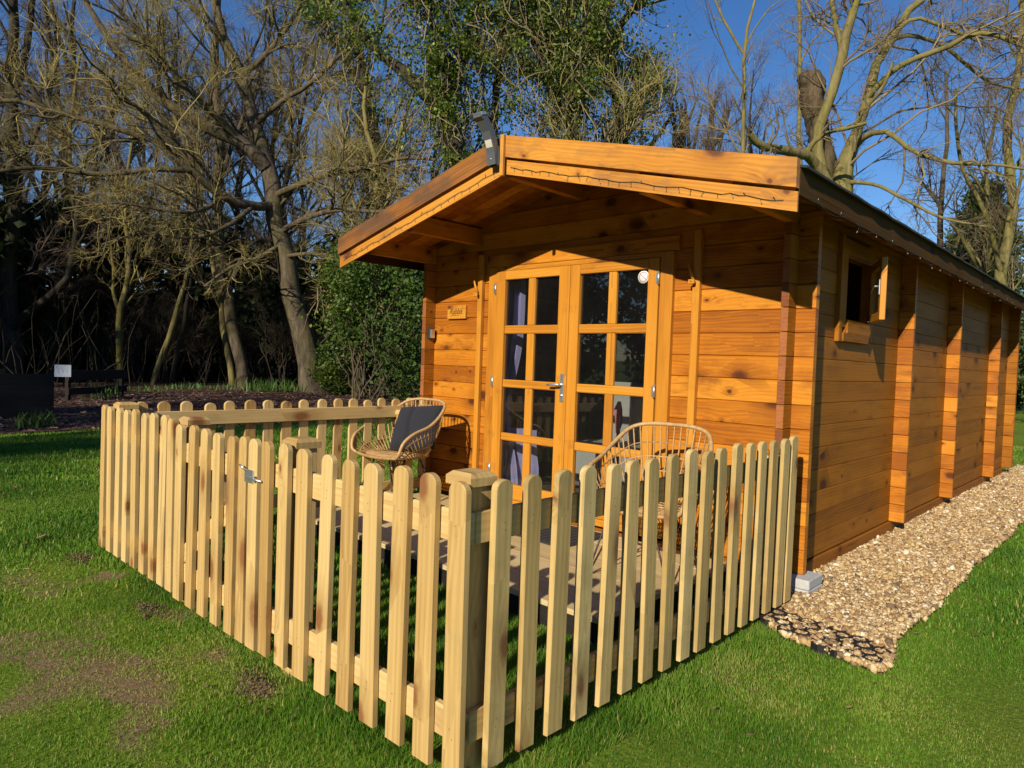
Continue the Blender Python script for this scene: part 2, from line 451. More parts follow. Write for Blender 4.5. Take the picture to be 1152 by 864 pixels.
# ----------------------------------------------------------------------------
# ground
# ----------------------------------------------------------------------------
def zground(u, v, z=.02):
    d_ = at(u, v, 1)-Vector(CAM); k_ = (z-CAM[2])/d_.z; return Vector(CAM)+d_*k_
BARE = []
for (u, v, ru, rv, k) in ((52, 739, .30, .16, .75), (118, 753, .34, .13, .8), (160, 773, .26, .08, 1.0), (156, 808, .16, .06, .75), (80, 770, .3, .1, .6), (243, 735, .3, .07, .6), (10, 721, .3, .14, .7), (7, 790, .25, .1, .65), (200, 740, .28, .08, .6),
                         (110, 715, .4, .12, .5), (40, 655, .5, .14, .5), (150, 830, .3, .08, .45), (300, 772, .14, .06, .9), (195, 692, .12, .06, .8), (128, 648, .16, .08, .8), (820, 762, .12, .05, .5), (880, 800, .22, .07, .42), (960, 850, .2, .04, .45), (700, 840, .1, .03, .3)):
    p = zground(u, v, 0); BARE.append((p.x, p.y, ru, rv*1.6, k))
def bare(x, y):
    """worn patches of the lawn, 0..1 (x, y arrays)"""
    s = np.zeros_like(x)
    for (cx, cy, a, b, k) in BARE:
        s = np.maximum(s, k*np.exp(-((x-cx)/a)**2-((y-cy)/b)**2))
    return s
def axis_coords(dense0, dense1, step, far0, far1):
    d = np.arange(dense0, dense1+1e-6, step)
    def out(a, b):
        L = [a]; s = step
        while abs(L[-1]-a) < abs(b-a): s *= 1.35; L.append(L[-1]+math.copysign(s, b-a))
        return L[1:]
    return np.concatenate([np.array(out(dense0, far0))[::-1], d, np.array(out(dense1, far1))])
gx = axis_coords(-7, 4, .1, -400, 400); gy = axis_coords(-5, 1, .1, -400, 400)
GX, GY = np.meshgrid(gx, gy)
GZ = np.zeros_like(GX)
GZ += .012*np.sin(GX*2.3+1)*np.sin(GY*1.9)*(np.abs(GX) < 9)*(GY < 1)*(GY > -8)-.006
nxx, nyy = len(gx), len(gy)
ii = np.arange(nxx*nyy).reshape(nyy, nxx)
F4 = np.stack([ii[:-1, :-1], ii[:-1, 1:], ii[1:, 1:], ii[1:, :-1]], -1).reshape(-1, 4)
V = np.stack([GX, GY, GZ], -1).reshape(-1, 3)
tag(link('lawn_ground', np_mesh('lawn_ground', V, F4, bare(GX, GY).ravel(), True), LAWN), kind='structure')

def sheet(name, poly, z, mat):
    me = bpy.data.meshes.new(name); me.from_pydata([(x, y, z) for x, y in poly], [], [tuple(range(len(poly)))])
    return tag(link(name, me, mat), kind='structure')
rs = np.random.default_rng(3)
edge = [(-10.4+.25*math.sin(y*.7)+.15*math.sin(y*2.1), y) for y in np.arange(-30, 34, 1.0)]
sheet('mulch_bed', edge[::-1]+[(-60, -30), (-60, 34)][0:0]+[(-60, -30), (-60, 33)], .012, MULCH)
gedge = [(.745, -.80), (.735, -.58)]+[(.695-.004*y+.012*math.sin(y*2.7)+.010*math.sin(y*7), y) for y in np.arange(-.4, 8.6, .25)]
GP = [(-.02, -.50), (.28, -.705)]+gedge+[(-.05, 8.6), (-.05, -.3)]
sheet('gravel_path', GP, .012, GRAVBED)

def in_poly(px, py, poly):
    c = np.zeros(px.shape, bool); n = len(poly); j = n-1
    for i in range(n):
        xi, yi = poly[i]; xj, yj = poly[j]
        c ^= ((yi > py) != (yj > py)) & (px < (xj-xi)*(py-yi)/(yj-yi+1e-12)+xi); j = i
    return c

# gravel stones (nobody could count them)
def icosa():
    t = (1+5**.5)/2
    v = np.array([(-1, t, 0), (1, t, 0), (-1, -t, 0), (1, -t, 0), (0, -1, t), (0, 1, t), (0, -1, -t), (0, 1, -t), (t, 0, -1), (t, 0, 1), (-t, 0, -1), (-t, 0, 1)], float)
    v /= np.linalg.norm(v[0])
    f = np.array([(0, 11, 5), (0, 5, 1), (0, 1, 7), (0, 7, 10), (0, 10, 11), (1, 5, 9), (5, 11, 4), (11, 10, 2), (10, 7, 6), (7, 1, 8), (3, 9, 4), (3, 4, 2), (3, 2, 6), (3, 6, 8), (3, 8, 9), (4, 9, 5), (2, 4, 11), (6, 2, 10), (8, 6, 7), (9, 8, 1)])
    return v, f
def rand_rot(n, rg):
    q = rg.normal(size=(n, 4)); q /= np.linalg.norm(q, axis=1)[:, None]
    a, b, c, d = q.T
    return np.stack([np.stack([1-2*(c*c+d*d), 2*(b*c-a*d), 2*(b*d+a*c)], -1), np.stack([2*(b*c+a*d), 1-2*(b*b+d*d), 2*(c*d-a*b)], -1), np.stack([2*(b*d-a*c), 2*(c*d+a*b), 1-2*(b*b+c*c)], -1)], 1)
def stones(name, P, size, rg):
    n = len(P); v, f = icosa()
    sc = np.stack([rg.uniform(.7, 1.3, n), rg.uniform(.6, 1.1, n), rg.uniform(.45, .85, n)], -1)*size[:, None]
    loc = v[None]*(1+rg.uniform(-.25, .25, (n, 12, 1)))*sc[:, None]
    W = np.einsum('nij,nkj->nki', rand_rot(n, rg), loc)+P[:, None]
    Fa = (f[None]+np.arange(n)[:, None, None]*12).reshape(-1, 3)
    return np_mesh(name, W.reshape(-1, 3), Fa, np.repeat(rg.beta(1.25, 1.15, n), 12), False)
n = 120000
yy = -.9+9.5*rs.random(n)**1.9; xx = rs.uniform(-.05, .82, n)
xx += .02*rs.normal(size=n)
k = in_poly(xx-np.abs(rs.normal(0, .012, n)), yy, GP)
xx, yy = xx[k], yy[k]
k = ~((xx < .015) & (yy > -.02)); xx, yy = xx[k], yy[k]
zz = .016+rs.random(len(xx))*.022
# thinner where the plastic grid shows at the front corner
gridz = (yy < -.40-.24*(xx-.2)) & (yy > -1) & (xx > .06)
zz = np.where(gridz, .010+rs.random(len(zz))*.012, zz)
sz = (.0065+.013*rs.random(len(xx))**1.8+.010*(rs.random(len(xx)) < .03))*(1+.03*np.clip(yy, 0, 9))
tag(link('gravel_stones', np_mesh('x', np.zeros((3, 3)), np.array([[0, 1, 2]])) if False else stones('gravel_stones', np.stack([xx, yy, zz], -1), sz, rs), STONE), 'loose tan and cream gravel stones filling the path beside the cabin', 'gravel', kind='stuff')

# ----------------------------------------------------------------------------
# cabin
# ----------------------------------------------------------------------------
W_, P_, T_, Q_ = 3.32, .112, .046, .117
LEN = 7.33; ZB = .12; BH = .1413
XA = -1.66; SL = .25
def zu(x): return 2.70-SL*abs(x-XA)          # underside of the roof
cabin = thing('log_cabin', 'orange stained log cabin with glazed double doors and felted pitched roof', 'cabin', (0, 0, 0))

def board_poly_x(x0, x1, z0, z1, clip=True):
    """front board outline, cut to the roof slope"""
    if not clip or max(z1-zu(x0), z1-zu(x1)) < 0: return [(x0, z0), (x1, z0), (x1, z1), (x0, z1)]
    pts = []
    def xl(z): return XA-(2.70-z)/SL
    def xr(z): return XA+(2.70-z)/SL
    if z0 >= 2.695: return None
    a0, a1 = max(x0, xl(z0)), max(x0, xl(z1)); b0, b1 = min(x1, xr(z0)), min(x1, xr(z1))
    if a0 >= b0: return None
    out = [(a0, z0), (b0, z0)]
    if b0 == x1 and z0 < zu(x1) < z1: out.append((x1, zu(x1)))
    if z1 < 2.70:
        out += [(b1, z1), (a1, z1)]
    else: out.append((XA, 2.70))
    if a0 == x0 and z0 < zu(x0) < z1: out.append((x0, zu(x0)))
    return out

def wall_board(mb, poly, y0, y1, seam=.0055):
    """board seen from the front with a shadow groove along the bottom and top edges"""
    cx = sum(p[0] for p in poly)/len(poly); cz = sum(p[1] for p in poly)/len(poly)
    ti = random.random()
    z0 = min(p[1] for p in poly); z1 = max(p[1] for p in poly)
    ins = [(x, min(max(z, z0+seam), max(z1-seam, z0+seam))) for x, z in poly]
    n = len(poly)
    vs = [(x, y0, z) for x, z in ins]+[(x, y0+.009, z) for x, z in poly]+[(x, y1, z) for x, z in poly]
    fs = [tuple(range(n))]
    for a, b in ((0, n), (n, 2*n)):
        for i in range(n):
            j = (i+1) % n; fs.append((a+j, a+i, b+i, b+j))
    fs.append(tuple(range(2*n, 3*n))[::-1])
    o = [random.random()*40, random.random()*20, random.random()*20]
    mb.add(vs, fs, [(p[0]+o[0], p[2]+o[1], p[1]+o[2]) for p in vs], ti)

# front wall: boards left and right of the door opening, whole boards above
DL, DR, DTOP = -2.552, -.812, 2.08
mb = MB()
z = ZB; k = 0
while z < 2.70:
    z1 = z+BH
    spans = [(-W_-P_, DL+.01), (DR-.01, P_)] if z1 < DTOP+.02 else [(-W_-P_, P_)]
    for (a, b) in spans:
        bp = board_poly_x(a, b, z, z1)
        if bp: wall_board(mb, bp, 0, T_)
    z = z1; k += 1
mb.build('front_wall', STAIN, cabin)
# red-brown end grain of the side walls standing forward of the front wall, and right face of them
for sx, nm in ((0, 'corner_post'), (-W_, 'corner_post')):
    mb = MB(); z = ZB
    x0, x1 = (-T_, 0) if sx == 0 else (-W_, -W_+T_)
    while z < 2.16:
        z1 = z+BH
        mb.box(((x0+x1)/2, -Q_/2+.0005, (z+z1)/2+.0012), (T_-.001, Q_-.001, BH-.0035), 1, .003)
        z = z1
    o = mb.build(nm, [STAIN_SIDE, ENDGR], cabin)
    o.data.polygons.foreach_set('material_index', [1 if p.normal.y < -.8 else 0 for p in o.data.polygons])
# side walls
def side_wall(name, x_out, sgn, hole=None, mat=STAIN_SIDE):
    mb = MB(); z = ZB+.0015; i = 0
    while z < 2.28:
        z1 = min(z+BH, 2.283)
        spans = [(T_+.001, LEN-T_)]
        if hole and z1 > hole[2] and z < hole[3]:
            spans = [(T_+.001, hole[0]), (hole[1], LEN-T_)]
        for a, b in spans:
            poly = [(a, z), (b, z), (b, z1), (a, z1)]
            ti = random.random(); s = .004
            vs = []
            for x, ins in ((x_out, s), (x_out-sgn*.005, 0), (x_out-sgn*T_, 0)):
                vs += [(x, y, min(max(zz_, z+ins), z1-ins)) for y, zz_ in poly]
            fs = [(0, 1, 2, 3)]
            for aa, bb in ((0, 4), (4, 8)):
                for q in range(4):
                    j = (q+1) % 4; fs.append((aa+j, aa+q, bb+q, bb+j))
            fs.append((11, 10, 9, 8))
            if sgn < 0: fs = [f[::-1] for f in fs]
            o = [random.random()*40, random.random()*20, random.random()*20]
            mb.add(vs, fs, [(p[1]+o[0], p[2]+o[1], p[0]+o[2]) for p in vs], ti)
        z = z1
    return mb.build(name, mat, cabin)
HOLE = (.80, 1.30, ZB+.0015+BH*11, ZB+.0015+BH*14)
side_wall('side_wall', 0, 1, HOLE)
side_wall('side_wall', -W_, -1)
mb = MB(); z = ZB
while z < 2.27:
    mb.box((XA, LEN-T_/2, z+BH/2), (W_+2*P_, T_, BH-.003), 0); z += BH
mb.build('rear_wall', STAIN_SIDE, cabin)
# partition-wall log ends standing out of the side wall
for y in (2.098, 3.79, 5.952, LEN-.012):
    mb = MB(); z = ZB
    while z < 2.2:
        mb.box((P_/2+.0005, y+T_/2, z+BH/2), (P_, T_-.001, BH-.0035), 0, .003); z += BH
    mb.build('log_end_pier', STAIN, cabin)
# base beam round the foot
mb = MB()
mb.box((-.012, LEN/2+.06, .06), (.052, LEN-.12, .108), 1, .006)
mb.box((XA, .022, .06), (W_-.1, .046, .108), 0, .006)
mb.box((-W_+.012, LEN/2+.06, .06), (.052, LEN-.12, .108), 1, .006)
mb.build('base_beam', STAIN_SIDE, cabin)

# roof
YF, YB = -.785, 7.75
EX, EL = 1.955, 1.955
mb = MB()
for sg in (-1, 1):
    # underside boarding, board by board running up the slope
    y = YF+.003
    while y < YB:
        y1 = min(y+.11, YB)
        x0, x1 = XA+sg*.0015, XA+sg*(EX-.022)
        poly = [(x0, zu(x0)), (x1, zu(x1)), (x1, zu(x1)+.02), (x0, zu(x0)+.02)]
        mb.prism(poly, 1, y+.0015, y1-.0015, 0)
        y = y1
mb.build('roof_boarding', STAIN, cabin)
mb = MB()
for sg in (-1, 1):
    n = 60
    # felt with a slightly wavy edge over the fascia
    vs = []; fs = []
    for i in range(n+1):
        y = YF+.0015+(YB+.03-YF)*i/n
        wv = .004*math.sin(i*1.7)+.003*math.sin(i*4.1+1)
        for (d, up) in ((0, 0), (EX+.03+wv, 0)):
            x = XA+sg*d
            zt = 2.70-SL*d+.075
            vs += [(x, y, zt), (x, y, zt-.012)]
    for i in range(n):
        a = i*4; b = a+4
        for q in ((a, a+2, b+2, b), (a+1, b+1, b+3, a+3), (a+2, a+3, b+3, b+2)):
            fs.append(q if sg > 0 else q[::-1])
    fs.append((0, 1, 3, 2)); fs.append((n*4, n*4+2, n*4+3, n*4+1))
    mb.add(vs, fs)
mb.build('roof_felt', SHINGLE, cabin)
mb = MB()   # fascia along both eaves
for sg in (-1, 1):
    x = XA+sg*(EX-.010)
    mb.box((x, (YF+YB)/2+.002, 2.213), (.02, YB-YF-.004, .142), 1, .003)
mb.build('eaves_fascia', FASCIA, cabin)
# barge boards: two upper, two lower
for sg in (-1, 1):
    for (nm, zt, zb, y0, y1, tr) in (('barge_board', 2.80, 2.660, -.824, -.787, .0), ('barge_board', 2.645, 2.550, -.800, -.787, .0)):
        mb = MB()
        d = EX+.0
        poly = [(XA+sg*.014, zt-.0035), (XA+sg*d, zt-SL*d), (XA+sg*d, zb-SL*d), (XA+sg*.014, zb-.0035)]
        vs = [(x, y, zz_) for y in (y0, y1) for x, zz_ in poly]
        fs = [(0, 1, 2, 3), (7, 6, 5, 4)]+[(i, i+4, (i+1) % 4+4, (i+1) % 4) for i in range(4)]
        if sg > 0: fs = [f[::-1] for f in fs]
        o = (random.random()*20, random.random()*20, random.random()*20)
        gc = [(abs(p[0]-XA)+o[0], p[2]+SL*abs(p[0]-XA)+o[1], p[1]+o[2]) for p in vs]
        mb.add(vs, fs, gc)
        ob = mb.build(nm, BARGE_WORN if sg < 0 and zt > 2.7 else BARGE, cabin)
        if sg < 0 and zt > 2.7: ob['label'] = 'weathered brown upper barge board'
mb = MB(); mb.box((XA+.012, -.836, 2.662), (.03, .024, .272), 2, .004); mb.build('finial', BARGE, cabin)
# purlins and top logs that carry the porch roof
for x in (-W_+T_/2, -T_/2):
    mb = MB(); mb.box((x, (YF-0)/2+.0, 2.236), (.05, -YF-.01, .14), 1, .004); mb.build('wall_plate', STAIN, cabin)
for x in (XA-1.06, XA, XA+1.06):
    mb = MB(); zt = zu(x+.03 if x > XA else x-.03)-.003 if x != XA else 2.675
    mb.box((x, (YF+YB)/2-.02, zt-.07), (.06, YB-YF-.1, .14), 1, .004); mb.build('purlin', STAIN, cabin)
# door surround
mb = MB()
mb.box(((DL-.778)/2-.015, -.016, 2.133), (DR-DL+.065, .032, .098), 0, .003)
mb.build('lintel_board', STAIN, cabin)
mb = MB()
YD = -.034
mb.box((DL+.045, -.012, 1.115), (.092, .05, 1.93), 2, .003)
mb.box((DR-.048, -.012, 1.115), (.096, .05, 1.93), 2, .003)
mb.box(((DL+DR)/2, -.010, 2.063), (DR-DL-.19, .046, .036), 0, .003)
mb.box(((DL+DR)/2, -.010, .165), (DR-DL-.19, .07, .05), 0, .003)
mb.build('door_frame', STAIN_LT, cabin)
# double doors
ROWS = [(1.972, 1.600), (1.532, 1.160), (1.096, .724), (.662, .315)]
def door_leaf(x0, x1, cols, handle):
    root = thing('door_leaf', None, None, (0, 0, 0)); root.parent = cabin
    if 'category' in root: del root['category']
    mb = MB(); yc, th = -.022, .044
    zt, zb = 2.042, .192
    L, Rr = cols[0][0], cols[-1][1]
    mb.box(((x0+L)/2, yc, (zt+zb)/2), (L-x0, th, zt-zb), 2, .004)
    mb.box(((x1+Rr)/2, yc, (zt+zb)/2), (x1-Rr, th, zt-zb), 2, .004)
    mb.box(((L+Rr)/2, yc, (zt+ROWS[0][0])/2), (Rr-L-.001, th-.002, zt-ROWS[0][0]), 0, .004)
    mb.box(((L+Rr)/2, yc, (ROWS[3][1]+zb)/2), (Rr-L-.001, th-.002, ROWS[3][1]-zb), 0, .004)
    for i in range(3):
        za, zc = ROWS[i][1], ROWS[i+1][0]
        mb.box(((L+Rr)/2, yc+.002, (za+zc)/2), (Rr-L-.002, th-.008, za-zc), 0, .007)
    m0, m1 = cols[0][1], cols[1][0]
    for (zt_, zb_) in ROWS:
        mb.box(((m0+m1)/2, yc+.002, (zt_+zb_)/2), (m1-m0, th-.01, zt_-zb_+.006), 2, .007)
    mb.build('leaf_frame', STAIN_LT, root)
    for (zt_, zb_) in ROWS:
        for (a, b) in cols:
            m = MB(); m.box(((a+b)/2, -.014+random.uniform(-.001, .001), (zt_+zb_)/2), (b-a+.004, .004, zt_-zb_+.004), 0, .0005,
                            rot=Matrix.Rotation(random.uniform(-.006, .006), 3, 'Z') @ Matrix.Rotation(random.uniform(-.006, .006), 3, 'X'))
            m.build('pane', GLASS, root)
    for zc in (1.905, 1.14, .42):
        m = MB(); xh = x1+.003 if not handle else x0-.003
        m.tube([(xh, -.048, zc-.045), (xh, -.048, zc+.045)], .008, 8)
        m.box((xh-.012, -.046, zc), (.02, .005, .07), 2, .001)
        m.build('hinge', STEEL, root)
    if handle:
        m = MB()
        m.box((-1.716, -.048, 1.122), (.036, .008, .212), 2, .003)
        m.build('handle_plate', STEEL, root)
        m = MB()
        m.tube([(-1.716, -.05, 1.146), (-1.716, -.085, 1.146), (-1.728, -.092, 1.146), (-1.80, -.092, 1.142), (-1.828, -.09, 1.140)], [.010, .010, .010, .009, .008], 8)
        m.tube([(-1.716, -.05, 1.064), (-1.716, -.058, 1.064)], .011, 10)
        m.build('handle', STEEL, root)
    return root
door_leaf(-2.458, -1.682, [(-2.358, -2.107), (-2.034, -1.786)], True)
door_leaf(-1.677, -.916, [(-1.589, -1.332), (-1.262, -1.0)], False)
# storm braces
for x, zt in ((-2.662, 2.20), (-.640, 2.20)):
    m = MB(); m.box((x, -.019, (zt+.16)/2), (.052, .038, zt-.16), 2, .004); o = m.build('storm_brace', STAIN_LT, cabin)
    b = MB(); b.tube([(x-.01, -.04, 1.865), (x-.012, -.085, 1.868)], .007, 8); b.box((x-.014, -.07, 1.862), (.045, .016, .03), 0, .004)
    b.tube([(x-.012, -.05, 1.88), (x-.03, -.058, 1.93), (x-.045, -.062, 1.985)], [.012, .010, .007], 8)
    b.build('wing_bolt', STAIN_LT, o)
# small side window and its open sash
wf = MB()
y0, y1, z0, z1 = .80, 1.30, 1.665, 2.075
wf.box((.014, .675, 1.865), (.03, .055, .70), 2, .003)
wf.box((.014, 1.325, 1.865), (.028, .045, .66), 2, .003)
wf.box((.016, 1.0, 1.548), (.034, .55, .06), 1, .004)
wf.box((.013, 1.0, 2.15), (.026, .60, .10), 1, .003)
wf.box((-.012, y0-.04, (z0+z1)/2), (.062, .075, z1-z0+.1), 2, .002)
wf.box((-.012, y1-.012, (z0+z1)/2), (.062, .03, z1-z0+.1), 2, .002)
wf.box((-.012, (y0+y1)/2, z1+.028), (.06, y1-y0, .05), 1, .002)
wf.box((-.004, (y0+y1)/2, z0-.045), (.075, y1-y0, .09), 1, .002)
wfo = wf.build('window_frame', STAIN_SIDE, cabin)
sash = bpy.data.objects.new('window_sash', None); COL.objects.link(sash); sash.parent = cabin
sash.location = (.028, 1.285, 0); sash.rotation_euler = (0, 0, R(25))
m = MB(); sw, st = .45, .036; s0, s1 = 1.668, 2.082
m.box((0, -.028, (s0+s1)/2), (st, .05, s1-s0), 2, .003); m.box((0, -sw+.03, (s0+s1)/2), (st, .06, s1-s0), 2, .003)
m.box((0, -sw/2, s0+.028), (st-.002, sw-.11, .056), 1, .003); m.box((0, -sw/2, s1-.028), (st-.002, sw-.11, .056), 1, .003)
m.build('sash_rail', STAIN_LT, sash)
m = MB(); m.box((0, -sw/2, (s0+s1)/2), (.004, sw-.10, s1-s0-.10), 2, .0005); m.build('pane', GLASS, sash)
m = MB(); m.box((-.022, -sw+.03, 1.885), (.006, .03, .10), 2, .002)
m.tube([(-.024, -sw+.03, 1.89), (-.052, -sw+.03, 1.89), (-.056, -sw+.06, 1.885), (-.056, -sw+.13, 1.86)], .007, 8)
m.build('handle', STEEL, sash)
m = MB(); m.box((-.03, -.2, 1.66), (.012, .30, .008), 1, .001, rot=Matrix.Rotation(R(-14), 3, 'Z')); m.build('casement_stay', BLACKM, sash)
# interior: floor and inner linings so that the glass shows a room
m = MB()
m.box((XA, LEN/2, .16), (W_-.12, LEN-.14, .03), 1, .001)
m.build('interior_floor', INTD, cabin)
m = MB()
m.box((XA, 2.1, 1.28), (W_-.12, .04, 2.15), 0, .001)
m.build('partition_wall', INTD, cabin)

# things inside, seen through the door glass
def wavy_curtain(name, x0, x1, zt, zb, y, pinch, parent=None):
    nx, nz = 36, 24; V = []; Fc = []
    for j in range(nz+1):
        tz = j/nz; zc = zt+(zb-zt)*tz
        wd = 1-pinch*math.exp(-((tz-.62)/.22)**2)
        for i in range(nx+1):
            s = i/nx; x = x0+(x1-x0)*(s*wd)
            V.append((x, y+.022*math.sin(s*26+tz*1.2)*(.5+wd*.5), zc))
    for j in range(nz):
        for i in range(nx):
            a = j*(nx+1)+i; Fc.append((a, a+1, a+nx+2, a+nx+1))
    return np_mesh(name, np.array(V), np.array(Fc), None, True)
c = link('curtain', wavy_curtain('curtain', -2.62, -2.33, 2.02, .2, .16, .45), CURTAIN)
tag(c, 'lilac curtain hanging behind the left door glass, gathered at the side', 'curtain')
c = link('curtain', wavy_curtain('curtain', -2.55, -2.22, .74, .18, .24, -.1), CURTAIN)
tag(c, 'lower end of a lilac blue curtain bunched near the floor behind the left door', 'curtain')
t_ = thing('day_bed', 'low grey day bed standing inside behind the right door glass', 'bed', (-1.75, 1.1, .175))
m = MB(); m.box((0, .1, .22), (1.5, .8, .36), 0, .04); m.build('mattress', INTW, t_)
m = MB(); m.box((0, .55, .58), (1.5, .08, .78), 0, .02); m.build('headboard', INTW, t_)
t_ = thing('coat_stand', 'thin dark coat stand with a pink cloth behind the right door glass', 'coat stand', (-1.40, .26, .175))
m = MB(); m.tube([(0, 0, .02), (0, 0, .83)], .014, 8); m.build('pole', BLACKM, t_)
m = MB(); m.tube([(0, 0, .0), (0, 0, .03)], [.11, .09], 16); m.build('foot', BLACKM, t_)
m = MB(); m.tube([(0, -.01, .62), (.01, -.012, .70), (-.004, -.008, .80), (.0, 0, .86)], [.014, .028, .032, .012], 10); m.build('pink_cloth', PINK, t_)

# ---- things fixed to the cabin
s_ = thing('name_sign', 'small pale wooden name plaque on the wall left of the doors', 'sign', (-2.965, -.0, 1.724))
m = MB(); m.box((0, -.014, 0), (.236, .022, .118), 0, .004); m.build('plaque', STAIN_LT, s_)
fc = bpy.data.curves.new('lettering', 'FONT'); fc.body = 'Rabbit'; fc.size = .068; fc.align_x = 'CENTER'; fc.align_y = 'CENTER'; fc.extrude = .0006; fc.shear = .35; fc.space_character = .95
tmp = bpy.data.objects.new('lettering_curve', fc); COL.objects.link(tmp); bpy.context.view_layer.update()
lme = bpy.data.meshes.new_from_object(tmp.evaluated_get(bpy.context.evaluated_depsgraph_get())); bpy.data.objects.remove(tmp)
lme.materials.clear(); fo = link('lettering', lme, INK, s_); fo.location = (-.005, -.0262, .004); fo.rotation_euler = (R(90), 0, 0)
m = MB(); m.tube([(-.075, -.0258, -.036), (-.04, -.0258, -.026), (.0, -.0258, -.028), (.06, -.0258, -.024)], [.001, .0025, .002, .001], 6); m.build('flourish', INK, s_)
m = MB(); m.tube([(.085, -.024, .045), (.085, -.028, .045)], .004, 8); m.build('nail', BLACKM, s_)
kb = thing('key_safe', 'small grey key safe fixed to the left corner of the cabin', 'key safe', (-W_+T_, -.06, 1.535))
m = MB(); m.box((.016, 0, 0), (.03, .062, .10), 2, .006); m.build('case', DARKMETAL, kb)
m = MB(); m.box((.034, .005, 0), (.006, .048, .08), 2, .003); m.build('cover', STEEL, kb)
st_ = thing('door_sticker', 'round white sticker with a slashed circle on the top right door pane', 'sticker', (-1.052, -.0185, 1.921))
def disc(r0, r1, n, z, y):
    vs = []; fs = []
    for i in range(n):
        a = 2*math.pi*i/n; vs += [(r0*math.cos(a), y, r0*math.sin(a)), (r1*math.cos(a), y, r1*math.sin(a))]
    for i in range(n):
        j = (i+1) % n; fs.append((2*i, 2*j, 2*j+1, 2*i+1))
    return vs, fs
m = MB(); m.tube([(0, .0012, 0), (0, .0, 0)], .044, 32); m.build('backing', STICKW, st_)
m = MB(); vs_, fs_ = disc(.030, .036, 32, 0, -.0006); m.add(vs_, fs_); m.box((0, -.0007, 0), (.064, .0006, .006), 0, .0001, rot=Matrix.Rotation(R(40), 3, 'Y')); m.build('slashed_ring', STICKR, st_)
lp = thing('gable_light', 'curved dark grey outdoor light at the tip of the gable', 'lamp', (XA-.055, -.826, 2.64))
m = MB()
prof = [(0, -.03), (-.012, .05), (-.03, .11), (-.07, .19), (-.13, .255), (-.17, .275)]
def lampslab(mb, pr, w, th, mat=0):
    vs = []; n = len(pr)
    for i, (y, z_) in enumerate(pr):
        a = pr[min(i+1, n-1)]; b = pr[max(i-1, 0)]
        ty, tz = a[0]-b[0], a[1]-b[1]; l = math.hypot(ty, tz); ny, nz = -tz/l, ty/l
        vs += [(-w/2, y, z_), (w/2, y, z_), (w/2, y+ny*th, z_+nz*th), (-w/2, y+ny*th, z_+nz*th)]
    fs = [(0, 1, 2, 3), (4*n-1, 4*n-2, 4*n-3, 4*n-4)]
    for i in range(n-1):
        for k_ in range(4):
            k2 = (k_+1) % 4; fs.append((4*i+k_, 4*(i+1)+k_, 4*(i+1)+k2, 4*i+k2))
    mb.add(vs, fs)
lampslab(m, [(y, z_) for y, z_ in prof], .075, .045); m.build('lamp_body', LAMPGREY, lp)
m = MB(); lampslab(m, [(-.060, .075), (-.071, .10), (-.093, .16), (-.108, .183)], .058, .006); m.build('lens', LAMPLENS, lp)
m = MB(); m.box((0, -.165, .262), (.082, .05, .022), 0, .003, rot=Matrix.Rotation(R(20), 3, 'X')); m.build('sensor_head', STEEL, lp)
m = MB(); m.box((.01, -.014, .02), (.085, .03, .13), 2, .004); m.build('mount', DARKMETAL, lp)
m = MB(); m.tube([(0, -.047, 0), (0, -.053, 0)], .006, 8); m.build('screw', STEEL, lp)

# string lights on the barge boards and under the eaves
sg_ = thing('string_lights', 'thin black string of tiny fairy lights along the porch gable and eaves', 'fairy lights', (XA, -.80, 2.6))
wire = MB(); bulbs = MB()
def wire_run(pts, nb, drop):
    wire.tube(pts, .0016, 5)
    for i in range(nb):
        f = (i+.5)/nb*(len(pts)-1); a = int(f); p = pts[a].lerp(pts[min(a+1, len(pts)-1)], f-a)
        d = Vector((random.uniform(-.012, .012), -.004, random.choice((-1, -1, 1))*drop*random.uniform(.7, 1.2)))
        wire.tube([p, p+d], .0014, 5)
        bulbs.tube([p+d, p+d*1.35], .0024, 6)
for sg in (1, -1):
    pts = []
    for i in range(41):
        d = .06+i/40*1.83
        pts.append(Vector((XA+sg*d, -.8025-.003, 2.592-SL*d+.004*math.sin(i*.9+sg)+random.gauss(0, .0035)))-Vector((XA, -.80, 2.6)))
    wire_run(pts, 24, .018)
pts = [Vector((XA+EX+.006, -.72+8.3*i/80, 2.145+.012*math.sin(i*1.3)-.012*abs(math.sin(i*.5))))-Vector((XA, -.80, 2.6)) for i in range(81)]
wire_run(pts, 26, .02)
wire.build('wire', BLACKP, sg_); bulbs.build('bulbs', SCREW, sg_)

# concrete blocks under the front right corner
for i in range(2):
    b = MB(); b.box((0, 0, .028), (.15, .22, .056), 0, .005)
    o = b.build('concrete_block', CONCRETE); o.location = (.105-.002*i, .022+.004*i, .004+.0575*i); o.rotation_euler = (0, 0, R(2*i-1))
    tag(o, ['lower of two grey concrete blocks under the cabin corner', 'upper of two grey concrete blocks directly under the cabin corner'][i], 'block', 'concrete blocks under the cabin corner')

